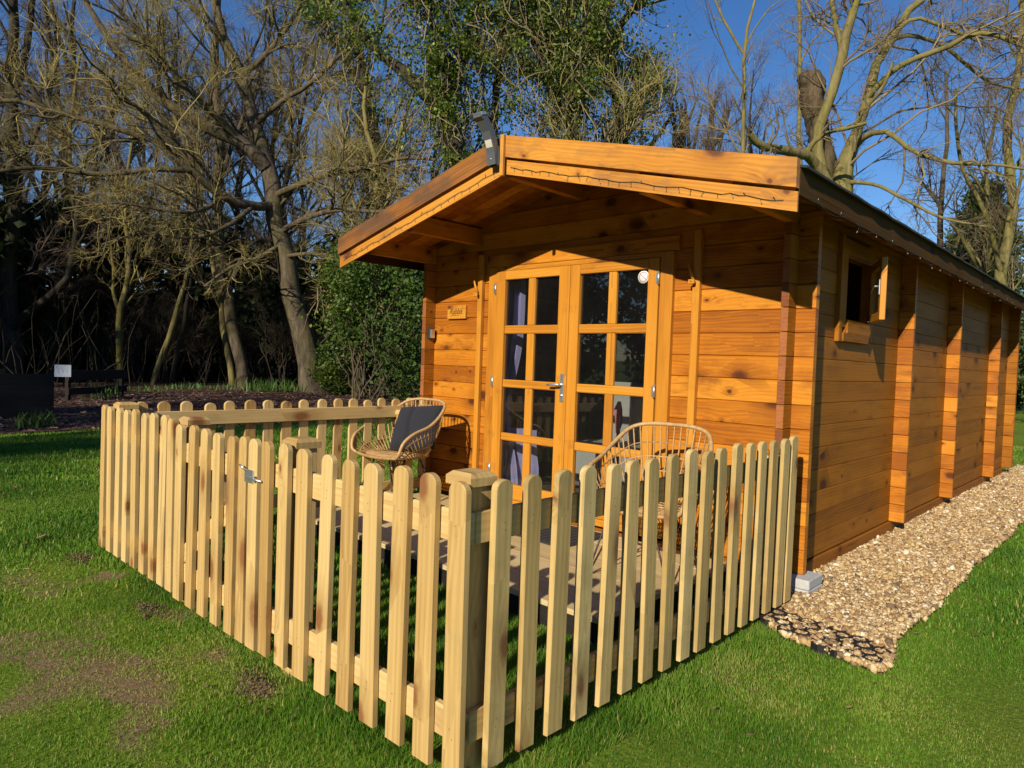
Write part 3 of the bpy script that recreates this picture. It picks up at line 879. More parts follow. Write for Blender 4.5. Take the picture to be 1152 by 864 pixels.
# ----------------------------------------------------------------------------
# deck and what stands on it
# ----------------------------------------------------------------------------
DZ = .132
dk = thing('deck', 'pale low timber deck in front of the cabin doors', 'deck', (XA, -.75, 0))
mb = MB(); y = -1.50; row = 0
while y < -.2:
    y1 = y+.272; xs = [-1.448, -.62+.5*(row % 2), .62+.25*(row % 3), 1.408]
    for xa_, xb_ in zip(xs[:-1], xs[1:]):
        mb.box(((xa_+xb_)/2, (y+y1)/2+.75, DZ-.014+random.uniform(-.0008, .0008)), (xb_-xa_-.003, .2695, .028), 0, .0015)
    y = y1; row += 1
o = mb.build('deck_boards', DECKW, dk)
mb = MB(); mb.box((-.02, -1.490+.75, .055), (2.82, .028, .096), 0, .003); mb.box((1.392, -.06, .055), (.028, 1.30, .096), 1, .003)
mb.box((-1.432, -.06, .055), (.028, 1.30, .096), 1, .003); mb.build('joist_frame', DARKW, dk)

mt = MB(); mt.box((0, 0, .006), (.80, .50, .012), 0, .004)
for i in range(16): mt.box((-.375+i*.05, 0, .0135), (.022, .44, .006), 1, .002)
o = mt.build('doormat', RUBBER); o.location = (-1.52, -.44, DZ+.001); o.rotation_euler = (0, 0, R(-2)); tag(o, 'black ribbed rubber doormat on the deck before the doors', 'doormat')

def bez(pts, n=8, closed=False):
    """Catmull-Rom through pts"""
    P = [Vector(p) for p in pts]; out = []; N = len(P)
    for i in range(N if closed else N-1):
        p0, p1, p2, p3 = (P[(i-1) % N] if closed or i else P[0]), P[i], P[(i+1) % N], (P[(i+2) % N] if closed or i+2 < N else P[-1])
        for k_ in range(n):
            t = k_/n
            out.append(.5*((2*p1)+(-p0+p2)*t+(2*p0-5*p1+4*p2-p3)*t*t+(-p0+3*p1-3*p2+p3)*t**3))
    if not closed: out.append(P[-1])
    return out

def make_chair(loc, rz, label, mleg):
    t = thing('rattan_chair', label, 'chair', loc, rz, 'rattan armchairs on the deck')
    half = [(-.24, -.275, .395), (-.285, -.285, .43), (-.305, -.255, .52), (-.315, -.16, .585), (-.315, .0, .635), (-.295, .13, .71), (-.245, .235, .79), (-.15, .275, .822), (0, .285, .828)]
    rim = bez(half+[(-x, y, z_) for x, y, z_ in half[-2::-1]], 6)
    m = MB(); m.tube(rim, .0125, 8)
    m.tube(bez([(-.24, -.275, .395), (-.12, -.292, .386), (0, -.296, .383), (.12, -.292, .386), (.24, -.275, .395)], 5), .0125, 8)
    m.build('rim', RATTAN, t)
    # seat outline
    so_ = []
    for i in range(28):
        a = 2*math.pi*i/28
        so_.append(Vector((.245*math.copysign(abs(math.cos(a))**.8, math.cos(a)), -.045+.225*math.copysign(abs(math.sin(a))**.8, math.sin(a)), .385)))
    m = MB(); m.tube(so_, .009, 6, closed=True)
    for i in range(33):
        x = -.235+.47*i/32
        k_ = .225*max(.05, (1-abs(x/.247)**2.5))**(1/2.5)
        m.tube([(x, -.045-k_, .392), (x, -.045, .380+.004*(i % 2)), (x, -.045+k_, .388)], .0062, 5)
    for j in range(7):
        y = -.045+.21*(j-3)/3.4; k_ = .24*max(.05, (1-abs((y+.045)/.228)**2.5))**(1/2.5)
        m.tube([(-k_, y, .386), (0, y, .390), (k_, y, .386)], .005, 5)
    m.build('seat', RATTAN, t)
    # strands from rim to seat
    m = MB(); N = 46
    L = [0]
    for i in range(1, len(rim)): L.append(L[-1]+(rim[i]-rim[i-1]).length)
    rows = {.3: [], .62: []}
    for i in range(N):
        s = L[-1]*(i+.6)/(N+.2)
        k_ = next(j for j in range(1, len(L)) if L[j] >= s); f = (s-L[k_-1])/(L[k_]-L[k_-1]+1e-9)
        p = rim[k_-1].lerp(rim[k_], f)
        ang = math.pi*1.18-(math.pi*1.36)*(i+.5)/N
        q = Vector((.247*math.cos(ang), -.045+.225*math.sin(ang), .385))
        mid = (p+q)/2; out = Vector((mid.x, mid.y+.04, 0)); out = out.normalized()*.028 if out.length > 1e-4 else out
        c_ = bez([p, p.lerp(q, .35)+out*.9, p.lerp(q, .72)+out, q], 4)
        m.tube(c_, .0048 if i % 2 else .0055, 5)
        for kk in rows: rows[kk].append(c_[int(kk*(len(c_)-1))])
    for kk, pl_ in rows.items(): m.tube(pl_, .0045, 5)
    pl2 = [a.lerp(b, .5) for a, b in zip(rows[.3], rows[.62])]; m.tube(pl2[13:-13], .004, 5)
    m.build('weave', RATTAN, t)
    m = MB(); m.tube([Vector((.185*math.cos(2*math.pi*i/24), -.045+.165*math.sin(2*math.pi*i/24), .368)) for i in range(24)], .007, 6, closed=True)
    m.build('seat_ring', mleg, t)
    for sx in (-1, 1):
        for sy in (-1, 1):
            m = MB(); b = Vector((sx*.235, -.045+sy*.235, .004))
            m.tube([(sx*.085, -.045+sy*.158, .367), b, ], .0058, 6); m.tube([(sx*.18, -.045+sy*.075, .367), b+Vector((sx*.004, 0, 0))], .0058, 6)
            m.tube(bez([(sx*.11, -.045+sy*.165, .30), (sx*.155, -.045+sy*.175, .20), (sx*.185, -.045+sy*.13, .285)], 6), .0042, 6)
            m.build('leg', mleg, t)
    return t
chair = make_chair((-2.93, -.60, DZ+.002), R(4), 'rattan armchair with a dark cushion left of the doors', BROWNM)
chair_b = copy_tree(chair); chair_b['label'] = 'empty rattan armchair standing right of the doors'
chair_b.location = (-.50, -.70, DZ+.002); chair_b.rotation_euler = (0, 0, R(10))

# cushion leaning in the left chair
def cushion_mesh(w_, h_, d_):
    n = 28; V = []; Fc = []
    for side in (1, -1):
        for j in range(n+1):
            for i in range(n+1):
                u = i/n*2-1; v = j/n*2-1
                pr = max(0, (1-abs(u)**3.2))**.55*max(0, (1-abs(v)**3.2))**.55
                crease = 1-.42*math.exp(-((u+.12+.04*math.sin(v*3))/.09)**2)
                wob = 1+.06*math.sin(u*5+v*3)+.05*math.sin(v*7-u*2)
                pin = 1-.07*(1-abs(v))**1*(abs(u) > .8)*((abs(u)-.8)/.2)
                x = u*w_/2*(1-.06*(1-v*v)*0-.05*abs(v)**0*0)*pin; z_ = v*h_/2*(1-.05*(1-abs(u))*(abs(v) > .8)*((abs(v)-.8)/.2))
                V.append((x, side*(-d_/2)*pr*(crease if side > 0 else 1)*wob, z_))
    N = (n+1)**2
    for s in range(2):
        for j in range(n):
            for i in range(n):
                a = s*N+j*(n+1)+i; q = (a, a+1, a+n+2, a+n+1)
                Fc.append(q if s == 0 else q[::-1])
    return np_mesh('cushion', np.array(V), np.array(Fc), None, True)
cu = link('cushion', cushion_mesh(.46, .40, .17), FABRIC); cu.location = (-2.905, -.47, DZ+.60); cu.rotation_euler = (R(-29), R(-6), R(14))
tag(cu, 'charcoal grey square cushion propped in the left rattan chair', 'cushion')

# ----------------------------------------------------------------------------
# picket fence
# ----------------------------------------------------------------------------
FY, FXR, FXL = -2.727, .155, -3.248
PH, PZ, PW, PT = .90, .05, .075, .025
def picket(parent, pos, face, mat, top=None, zb=None):
    """face 'y': broad face to -y; 'x': broad face to +x; 'w': broad face to -x"""
    r = PW/2+random.uniform(-.003, .003); t = PT
    h = PH+random.uniform(-.009, .009)
    prof = [(-r, 0), (r, 0), (r, h-r*.8)]
    for i in range(1, 10):
        a = math.pi*i/10; prof.append((r*math.cos(a), h-r*.8+r*.8*math.sin(a)))
    prof.append((-r, h-r*.8))
    n = len(prof); e = .0025
    ins = []
    for (a, b) in prof:
        ins.append((a-math.copysign(min(e, abs(a)), a), b+e if b == 0 else (b-e if b > h-r*.8 else b)))
    vs = [(a, -t/2, b) for a, b in ins]+[(a, -t/2+e, b) for a, b in prof]+[(a, t/2-e, b) for a, b in prof]+[(a, t/2, b) for a, b in ins]
    fs = [tuple(range(n))]
    for k_ in range(3):
        for i in range(n):
            j = (i+1) % n; fs.append((k_*n+j, k_*n+i, (k_+1)*n+i, (k_+1)*n+j))
    fs.append(tuple(range(3*n, 4*n))[::-1])
    o_ = [random.random()*40, random.random()*20, random.random()*20]
    gc = [(p[2]+o_[0], p[0]+o_[1], p[1]+o_[2]) for p in vs]
    m = MB(); m.add(vs, fs, gc)
    for zc in (.80, .19):
        for q in (-.014, .014):
            zz_ = zc-PZ+q+random.uniform(-.006, .006); xx_ = random.uniform(-.012, .012)
            m.tube([(xx_, -t/2-.0006, zz_), (xx_, -t/2+.002, zz_)], .0022, 6, mat=1)
    o = m.build('picket', [mat, NAIL], parent)
    o.location = pos
    o.rotation_euler = (random.gauss(0, .004), random.gauss(0, .0065), {'y': 0, 'x': R(90), 'w': R(-90)}[face]+random.gauss(0, .012))
    return o
def rail(parent, c, size, ax, mat):
    m = MB(); m.box((0, 0, 0), size, ax, .003); o = m.build('rail', mat, parent); o.location = c; return o
def post(parent, x, y, mat, h=.922):
    m = MB(); m.box((0, 0, h/2-.04), (.094, .094, h+.08), 2, .004); o = m.build('post', mat, parent); o.location = (x, y, 0)
    m = MB(); q = .057
    # low pyramid cap
    vs = [(-q, -q, h), (q, -q, h), (q, q, h), (-q, q, h), (-q, -q, h+.026), (q, -q, h+.026), (q, q, h+.026), (-q, q, h+.026), (-q*.72, -q*.72, h+.04), (q*.72, -q*.72, h+.04), (q*.72, q*.72, h+.04), (-q*.72, q*.72, h+.04)]
    fs = [(3, 2, 1, 0)]
    for a in (0, 4):
        for i in range(4):
            j = (i+1) % 4; fs.append((a+i, a+j, a+4+j, a+4+i))
    fs.append((8, 9, 10, 11))
    o_ = random.random()*20; m.add(vs, fs, [(p[0]+o_, p[1]+o_, p[2]) for p in vs]); m.build('cap', mat, o)
    return o
GR = 'picket fence panels round the deck'
PX = [-3.207, -3.065, -2.925, -2.785, -2.640, -2.495, -2.350, -2.220, -2.105]
GX_ = [-1.995, -1.845, -1.698, -1.551, -1.405, -1.293, -1.190]
PX2 = [-1.078, -.936, -.787, -.628, -.476, -.328, -.178, -.035, .108]
YP = FY+PT/2
def f_rails(parent, x0, x1, mat, dz=0):
    for zc in (.80, .19): rail(parent, ((x0+x1)/2, FY+PT+.0135, zc+dz), (x1-x0, .025, .098), 0, mat)
YPOST = FY+PT+.0265+.047
f1 = thing('picket_fence', 'short front picket fence panel left of the gate with a capped corner post', 'fence', (0, 0, 0), 0, GR)
for x in PX: picket(f1, (x, YP, PZ+.004), 'y', PALE)
f_rails(f1, -3.246, -2.062, PALE); post(f1, -3.185, YPOST+.03, PALE); post(f1, -2.045, YPOST, PALE)
gt = thing('fence_gate', 'narrow picket gate with a steel latch in the front fence', 'gate', (0, 0, 0))
for x in GX_: picket(gt, (x, YP, PZ-.012), 'y', PALE)
f_rails(gt, -2.035, -1.152, PALE, -.012)
m = MB(); m.box((-1.60, FY+PT+.0135, .495), (1.02, .025, .085), 0, .003, rot=Matrix.Rotation(R(-31), 3, 'Y')); m.build('diagonal_brace', PALE, gt)
m = MB(); m.box((-1.215, FY-.003, .777), (.078, .006, .056), 0, .001); m.build('latch_plate', STEEL, gt)
m = MB(); m.tube([(-1.225, FY-.012, .772), (-1.09, FY-.012, .772)], .0055, 8); m.tube([(-1.24, FY-.008, .80), (-1.268, FY-.022, .822)], .0045, 8); m.box((-1.16, FY-.008, .772), (.014, .016, .024), 0, .002); m.build('latch_bolt', STEEL, gt)
for zc in (.80, .19):
    m = MB(); m.box((-2.04, FY+PT-.0, zc-.012), (.02, .006, .07), 2, .001); m.build('hinge', STEEL, gt)
f2 = thing('picket_fence', 'front picket fence panel between the gate and the near corner post', 'fence', (0, 0, 0), 0, GR)
for x in PX2: picket(f2, (x, YP, PZ-.004), 'y', PALE)
f_rails(f2, -1.128, FXR-.024, PALE); post(f2, -.965, YPOST, PALE); post(f2, FXR-.024-.0265-.047, YPOST, PALE)
f3 = thing('picket_fence', 'right hand picket fence running from the near corner back to the cabin', 'fence', (0, 0, 0), 0, GR)
PY = [-2.580, -2.435, -2.294, -2.150, -2.008, -1.863, -1.719, -1.572, -1.424, -1.282, -1.131, -.992, -.850, -.719, -.575, -.436, -.322]
for y in PY: picket(f3, (FXR-PT/2, y, PZ), 'x', PALE_GRAZED)
for zc in (.80, .19): rail(f3, (FXR-PT-.0135, (FY+PT+.028-.30)/2, zc), (.025, -.30-(FY+PT+.028), .098), 1, PALE)
post(f3, FXR-.024-.0265-.047, -.345, PALE_GRAZED, .80)
f4 = thing('picket_fence', 'far picket fence panel along the lawn from corner post to cabin', 'fence', (0, 0, 0), 0, GR)
y = -2.50
while y < -.10: picket(f4, (FXL-.0+PT/2, y, PZ+.004), 'w', PALE); y += .1475
for zc in (.845, .20): rail(f4, (FXL+PT+.0135, (-2.56-.07)/2, zc), (.025, 2.49, .098), 1, PALE)
post(f4, FXL+PT+.0265+.047, -.42, PALE, .82)

# soil thrown up at the posts
for (x, y, r_, lb) in ((-3.16, -2.83, .11, 'loose dug soil scattered at the foot of the left corner post'), (-2.02, -2.83, .10, 'crumbly loose soil at the foot of the gate hinge post'), (-.93, -2.82, .13, 'crumbs of loose soil at the foot of the gate latch post')):
    n = 240; P = np.stack([RNG.normal(0, r_*.8, n), RNG.normal(0, r_*.45, n), np.zeros(n)], -1); d_ = np.hypot(P[:, 0]/1.5, P[:, 1])
    P[:, 2] = np.clip(.016*(1-d_/r_), .0, 1)+RNG.random(n)*.008; P += (x, y, .0)
    o = link('loose_soil', stones('loose_soil', P, .002+.008*RNG.random(n)**3, RNG), SOIL); tag(o, lb, 'soil', 'loose soil at the fence posts', 'stuff')

# plastic gravel grid at the front corner of the path
gg = MB()
def hexrow(x0, y0, nx, ny):
    cw, chh = .076, .064
    for j in range(ny):
        for i in range(nx):
            cx_ = x0+i*cw+(j % 2)*cw/2; cy_ = y0+j*chh
            if not (cx_ > .07 and cy_ > max(-.70-.204*(cx_-.28), -.49-.68*(cx_+.02)) and cy_ < -.39-.26*(cx_-.2) and cx_ < .705): continue
            P = [Vector((cx_+cw*.5*math.cos(a), cy_+cw*.52*math.sin(a), .034+.003*math.sin(i*1.3+j))) for a in (math.pi/6+k_*math.pi/3 for k_ in range(6))]
            for a in range(6):
                p, q = P[a], P[(a+1) % 6]; d_ = (q-p).normalized(); nn = Vector((-d_.y, d_.x, 0))*.0042
                if a in (0, 1, 2) or True:
                    v8 = [p-nn, q-nn, q+nn, p+nn]; v8 = [v_-Vector((0, 0, .05)) for v_ in v8]+v8
                    gg.add(v8, [(4, 5, 6, 7), (0, 1, 5, 4), (1, 2, 6, 5), (2, 3, 7, 6), (3, 0, 4, 7)])
hexrow(.02, -.86, 14, 10)
o = gg.build('gravel_grid', BLACKP); tag(o, 'black plastic honeycomb ground grid exposed at the front corner of the gravel', 'ground grid')

# ----------------------------------------------------------------------------
# grass blades and litter
# ----------------------------------------------------------------------------
def blades(P, h, w_, rg, tint, lean=.5):
    n = len(P); a = rg.uniform(0, 2*math.pi, n); b = rg.uniform(0, 2*math.pi, n)
    d = np.stack([np.cos(a), np.sin(a), np.zeros(n)], -1)*w_[:, None]*.5
    l_ = np.stack([np.cos(b), np.sin(b), np.zeros(n)], -1)*(h*rg.uniform(.1, lean, n))[:, None]
    tip = P+l_; tip[:, 2] += h
    mid = P+l_*.35; mid[:, 2] += h*.55
    V = np.stack([P-d, P+d, mid+d*.8, tip, mid-d*.8], 1).reshape(-1, 3)
    i = np.arange(n)[:, None]*5
    return V, np.concatenate([np.concatenate([i, i+1, i+2], 1), np.concatenate([i, i+2, i+4], 1), np.concatenate([i+4, i+2, i+3], 1)])
camp = np.array(CAM)
def clumpy(x, y):
    r = np.random.default_rng(12); s = 0
    for f, a in ((.9, .5), (2.1, .4), (4.7, .35), (9, .25)):
        for _ in range(3):
            k = r.normal(size=2)*f; s = s+a*np.sin(k[0]*x+k[1]*y+r.uniform(0, 6.3))/1.7
    return s
def lawn_zone(n, r0, r1, a0, a1, hh, ww):
    r = np.sqrt(RNG.uniform(r0*r0, r1*r1, n)); a = RNG.uniform(a0, a1, n)
    x = CAM[0]-np.sin(a)*r; y = CAM[1]+np.cos(a)*r
    k = ~in_poly(x-np.abs(RNG.normal(0, .03, n)), y+np.abs(RNG.normal(0, .015, n)), GP) & (x > -10.6) & ~((x > -W_-.02) & (x < .01) & (y > -.02) & (y < LEN)) & ~((x > -3.13) & (x < -.2) & (y > -1.49) & (y < .05))
    bb = bare(x, y); k &= RNG.random(n) > bb*(.75+.5*np.sin(x*17+3*np.sin(y*11))*np.sin(y*19+2*np.sin(x*13)))*1.15
    x, y, bb = x[k], y[k], bb[k]
    patch = .5+.5*np.sin(x*3.1+np.sin(y*2.3)*1.5)*np.sin(y*2.7+np.sin(x*1.9))
    inside = (x > FXL) & (x < FXR+.14) & (y > FY-.1) & (y < 0)
    h = RNG.uniform(hh*.5, hh*1.25, len(x))*(.75+.4*patch)*np.where(inside, 1.6, 1.0)*(1-.5*bb)
    big = clumpy(x, y)
    moss = np.zeros(len(x))
    for (u_, v_, r_) in ((880, 790, .16), (905, 770, .12), (830, 745, .12), (1010, 800, .25), (760, 800, .15), (600, 855, .12), (1090, 830, .25), (300, 700, .2), (60, 690, .3)):
        q_ = zground(u_, v_, 0); moss = np.maximum(moss, np.exp(-((x-q_.x)**2+(y-q_.y)**2)/r_**2))
    t = np.clip(RNG.beta(2.0, 2.8, len(x))*.8+.35*bb+.30*big+.38*moss, 0, 1)
    straw = RNG.random(len(x)) < .05+.12*np.clip(big, 0, 1)+.25*bb; t = np.where(straw, RNG.uniform(.92, 1, len(x)), np.minimum(t, .86))
    h = h*(1-.25*np.clip(big, 0, 1)+.35*np.clip(-big, 0, 1))
    return np.stack([x, y, np.full(len(x), -.01)], -1), h, RNG.uniform(ww*.7, ww*1.3, len(x)), t
Vs, Fs, Ts, off = [], [], [], 0
for args in ((430000, .9, 4.2, R(-15), R(98), .021, .0028), (170000, 4.2, 8.0, R(2), R(94), .032, .007), (90000, 8.0, 15, R(40), R(90), .042, .014), (26000, 8.0, 17, R(-8), R(12), .04, .014)):
    P, h, w_, t = lawn_zone(*args); v, f = blades(P, h, w_, RNG, t)
    Vs.append(v); Fs.append(f+off); Ts.append(np.repeat(t, 5)); off += len(v)
tag(link('grass', np_mesh('grass', np.concatenate(Vs), np.concatenate(Fs), np.concatenate(Ts)), GRASSM), 'short green mown grass covering the lawn', 'grass', kind='stuff')

# bark chips on the mulch bed
n = 30000
x = -10.3-RNG.random(n)**1.3*13; y = RNG.uniform(-9, 22, n)
k = x < -10.35+.25*np.sin(y*.7)+.15*np.sin(y*2.1)+RNG.normal(0, .12, n); x, y = x[k], y[k]; n = len(x)
P = np.stack([x, y, RNG.uniform(.014, .05, n)], -1)
rot = rand_rot(n, RNG); sz = RNG.uniform(.025, .06, n)
base = np.array([(-1, -.45, 0), (1, -.4, 0), (.9, .45, 0), (-.8, .4, 0)])
flat = np.array([1, 1, .35])
V = np.einsum('nij,kj->nki', rot, base)*flat*sz[:, None, None]+P[:, None]
tag(link('bark_chips', np_mesh('bark_chips', V.reshape(-1, 3), np.arange(n*4).reshape(-1, 4), np.repeat(RNG.beta(1.5, 2.2, n), 4)), CHIP), 'reddish brown bark chips spread over the bed along the wood', 'bark mulch', kind='stuff')

# single fallen leaves on the lawn
def leaf_mesh(L):
    pr = [(-1, 0), (-.6, .32), (-.1, .42), (.45, .3), (1, 0), (.45, -.3), (-.1, -.42), (-.6, -.32)]
    V = [(a*L, b*L, L*(.25*abs(b)+.12*a*a)) for a, b in pr]+[(0, 0, 0)]
    return np_mesh('fallen_leaf', np.array(V), np.array([(i, (i+1) % 8, 8) for i in range(8)]), np.full(9, .6))
lm = leaf_mesh(.020); lm2 = leaf_mesh(.038)
def zground(u, v, z=.02):
    d_ = at(u, v, 1)-Vector(CAM); k_ = (z-CAM[2])/d_.z; return Vector(CAM)+d_*k_
for me in (lm, lm2): me.materials.append(DRYLEAF)
for i, (u, v) in enumerate(((843, 827), (955, 796), (1032, 712), (1100, 714), (845, 777), (803, 797), (46, 604), (90, 550), (42, 585), (16, 548), (33, 546), (87, 540), (62, 522), (30, 640), (50, 603), (3, 573), (240, 735), (985, 768))):
    p = zground(u, v, .028); far = (p-Vector(CAM)).length > 5
    o = bpy.data.objects.new('fallen_leaf', lm2 if far else lm); COL.objects.link(o); o.location = p; o.rotation_euler = (random.uniform(-.3, .3), random.uniform(-.3, .3), random.uniform(0, 6.3))
    tag(o, 'small dry brown leaf lying on the mown lawn', 'leaf', 'fallen leaves on the lawn')

#TREES#
# ----------------------------------------------------------------------------
# trees
# ----------------------------------------------------------------------------
TR = np.random.default_rng(21)
def norm(a): return a/np.maximum(np.linalg.norm(a, axis=-1, keepdims=True), 1e-9)
def resample(pts, rad, n):
    pts = np.asarray(pts, float); rad = np.asarray(rad, float)
    # smooth through the traced points first
    P = [Vector(p) for p in pts]
    sm = np.array([tuple(p) for p in bez(P, 6)]) if len(P) > 2 else pts
    ts = np.linspace(0, len(pts)-1, len(sm)); rs_ = np.interp(ts, np.arange(len(pts)), rad)
    L = np.concatenate([[0], np.cumsum(np.linalg.norm(np.diff(sm, axis=0), axis=1))])
    q = np.linspace(0, L[-1], n)
    return np.stack([np.interp(q, L, sm[:, k]) for k in range(3)], -1), np.interp(q, L, rs_)
def tubes(P, Rr, ns):
    """P (B,n,3), Rr (B,n) -> verts, quad faces"""
    B, n, _ = P.shape
    T = np.empty_like(P); T[:, 1:-1] = P[:, 2:]-P[:, :-2]; T[:, 0] = P[:, 1]-P[:, 0]; T[:, -1] = P[:, -1]-P[:, -2]; T = norm(T)
    ref = np.where(np.abs(T[:, :1, 2:3]) > .9, np.array([1., 0, 0]), np.array([0, 0, 1.]))
    U = norm(np.cross(T, np.broadcast_to(ref, T.shape))); W = np.cross(T, U)
    a = 2*np.pi*np.arange(ns)/ns
    V = P[:, :, None]+Rr[:, :, None, None]*(np.cos(a)[None, None, :, None]*U[:, :, None]+np.sin(a)[None, None, :, None]*W[:, :, None])
    b = (np.arange(B)*n*ns)[:, None, None]; i = (np.arange(n-1)*ns)[None, :, None]; k = np.arange(ns)[None, None, :]; k2 = (k+1) % ns
    F = np.stack([b+i+k, b+i+k2, b+i+ns+k2, b+i+ns+k], -1).reshape(-1, 4)
    return V.reshape(-1, 3), F
def children(P, Rr, cnt, lmin, lmax, ang, up, npt, rr, t0=.2, t1=1., wob=.22, rg=TR, rmax=9, droop=0, maxlen=99, inherit=.0):
    B, n, _ = P.shape
    L = np.linalg.norm(np.diff(P, axis=1), axis=2).sum(1)
    prob = np.sqrt(L)/np.sqrt(L).sum(); N = int(B*cnt)
    bi = rg.choice(B, N, p=prob); t = t0+(t1-t0)*rg.random(N); f = t*(n-1); i = np.minimum(f.astype(int), n-2); f = (f-i)[:, None]
    p = P[bi, i]*(1-f)+P[bi, i+1]*f; T = norm(P[bi, i+1]-P[bi, i]); r = Rr[bi, i]*(1-f[:, 0])+Rr[bi, i+1]*f[:, 0]
    q = norm(np.cross(T, rg.normal(size=(N, 3)))); a = rg.uniform(ang[0], ang[1], N)[:, None]
    d = norm(np.cos(a)*T+np.sin(a)*q+np.array([0, 0, up]))
    ln = np.minimum(L[bi]*rg.uniform(lmin, lmax, N)*(1.05-.55*t), maxlen)
    step = (ln/(npt-1))[:, None]
    C = np.empty((N, npt, 3)); C[:, 0] = p
    for k in range(1, npt):
        C[:, k] = C[:, k-1]+d*step
        d = norm(d+rg.normal(size=(N, 3))*wob+np.array([0, 0, up*.35-droop*k/npt]))
    r0 = np.minimum(np.minimum(r*rr, rmax), ln*.03+.002)
    return C, r0[:, None]*np.linspace(1, .35, npt)[None]
def join(parts, name, smooth=True, tints=None):
    V, F, Tn, o = [], [], [], 0
    for (v, f, t) in parts: V.append(v); F.append(f+o); Tn.append(t); o += len(v)
    return np_mesh(name, np.concatenate(V), np.concatenate(F), np.concatenate(Tn), smooth)
def tw(P, Rr, ns, rg=TR):
    v, f = tubes(P, Rr, ns); t = np.repeat(rg.random(len(P)), P.shape[1]*ns); return v, f, t
def leaves(C, size, rg=TR, up=.5, asp=.7, tint=None, clump=None):
    """one folded diamond leaf per centre"""
    n = len(C); nrm = norm(rg.normal(size=(n, 3))+np.array([0, 0, up])); a = norm(np.cross(nrm, rg.normal(size=(n, 3)))); b = np.cross(nrm, a)
    s = size*rg.uniform(.6, 1.35, n)[:, None]
    V = np.stack([C-a*s, C+b*s*asp+nrm*s*.12, C+a*s, C-b*s*asp+nrm*s*.12], 1).reshape(-1, 3)
    if tint is None: tint = np.clip(rg.beta(2, 2.4, n), 0, 1)
    return V, np.arange(n*4).reshape(-1, 4), np.repeat(tint, 4)
def clump_noise(C, s, seed):
    r = np.random.default_rng(seed); K = r.normal(size=(6, 3))/s; ph = r.uniform(0, 6.3, 6)
    return np.sin(C @ K.T+ph).mean(1)*1.2
def bare_tree(name, label, limbs, levels, trunk_m, twig_m, cat='tree', group=None, base=None, rg=TR, twig_r=(.0, .012)):
    """limbs: list of (points, radii) of traced main limbs in world space"""
    base = Vector(base) if base is not None else Vector(limbs[0][0][0])
    root = thing(name, label, cat, base, 0, group)
    b = np.array(base)
    LP = [resample(p, r, 14) for p, r in limbs]
    P0 = np.stack([p for p, _ in LP])-b; R0 = np.stack([r for _, r in LP])
    # knobbly trunk
    P0[:, 1:-1] += rg.normal(size=(len(limbs), 12, 3))*R0[:, 1:-1, None]*.15
    trunk = [tw(P0, R0, 10, rg)]; crown = []
    cur = (P0, R0)
    for i, lv in enumerate(levels):
        nxt = children(*cur, rg=rg, **lv)
        (trunk if i == 0 and nxt[1].max() > .03 else crown).append(tw(*nxt, 6 if i == 0 else (4 if i == 1 else 3), rg))
        cur = nxt
    link('trunk', join(trunk, 'trunk'), trunk_m, root)
    bare_tree.last = (root, b)
    if crown: link('crown', join(crown, 'crown', False), twig_m, root)
    return root, P0, R0
def px(pts, depth, rpx=True):
    """list of (u, v, dd, width in px) -> world points and radii"""
    P = [tuple(at(u, v, depth+dd)) for u, v, dd, w_ in pts]; Rr = [w_*.5*(depth+dd)/FPX for u, v, dd, w_ in pts]
    return P, Rr

# 1. the big leaning tree
D1 = 24.3
L1 = [px([(353, 446, 0, 34), (349, 425, 0, 27), (340, 380, 0, 24), (325, 310, 0, 21), (313, 255, 0, 19), (303, 205, 0, 18), (292, 160, .3, 16), (278, 110, .6, 14), (262, 65, .9, 13), (247, 30, 1.3, 11), (236, -25, 1.6, 8)], D1),
      px([(298, 188, 0, 16), (278, 165, -.4, 16), (245, 148, -.8, 14), (205, 128, -1.2, 12), (165, 98, -1.4, 11), (138, 65, -1.5, 9), (112, 28, -1.8, 7), (88, -15, -2, 5)], D1),
      px([(270, 158, -.5, 9), (232, 120, -1.5, 7), (195, 82, -2.2, 6), (160, 40, -2.8, 5), (120, -5, -3.4, 4)], D1),
      px([(308, 232, 0, 11), (285, 232, -.8, 10), (250, 222, -1.6, 10), (215, 190, -2.4, 9), (175, 160, -2.8, 7), (120, 140, -3.0, 7), (60, 125, -3.2, 6), (10, 112, -3.5, 5), (-40, 120, -3.6, 3)], D1),
      px([(215, 192, -2.4, 7), (175, 190, -3, 6), (110, 196, -3.2, 6), (40, 188, -3.6, 5), (-20, 196, -4, 3)], D1),
      px([(310, 220, 0, 8), (335, 208, -.8, 7), (372, 196, -1.4, 6), (405, 190, -1.8, 5), (450, 178, -2, 4), (492, 180, -2.2, 3)], D1),
      px([(314, 262, 0, 7), (345, 245, -.8, 6), (385, 236, -1.5, 5), (430, 238, -2.2, 4), (465, 225, -2.6, 3)], D1),
      px([(286, 140, .3, 8), (320, 112, 0, 6), (352, 92, -.5, 5), (385, 60, -.9, 4), (425, 35, -1.2, 3)], D1),
      px([(270, 88, .6, 8), (300, 60, 1.0, 6), (330, 20, 1.2, 5), (352, -25, 1.4, 4)], D1),
      px([(255, 48, 1, 6), (225, 20, .4, 5), (200, -20, 0, 4)], D1),
      px([(285, 232, -.8, 6), (255, 255, -1.8, 5), (215, 268, -2.4, 4), (165, 262, -2.9, 4), (115, 275, -3.2, 2)], D1),
      px([(250, 222, -1.6, 6), (222, 238, -2.6, 5), (180, 236, -3.2, 4), (130, 228, -3.8, 3), (70, 235, -4.2, 2)], D1),
      px([(316, 275, 0, 6), (292, 290, -1, 5), (262, 300, -1.8, 4), (230, 322, -2.2, 3)], D1),
      px([(318, 290, 0, 5), (350, 285, -1, 4), (380, 292, -1.6, 3), (420, 275, -2, 3)], D1)]
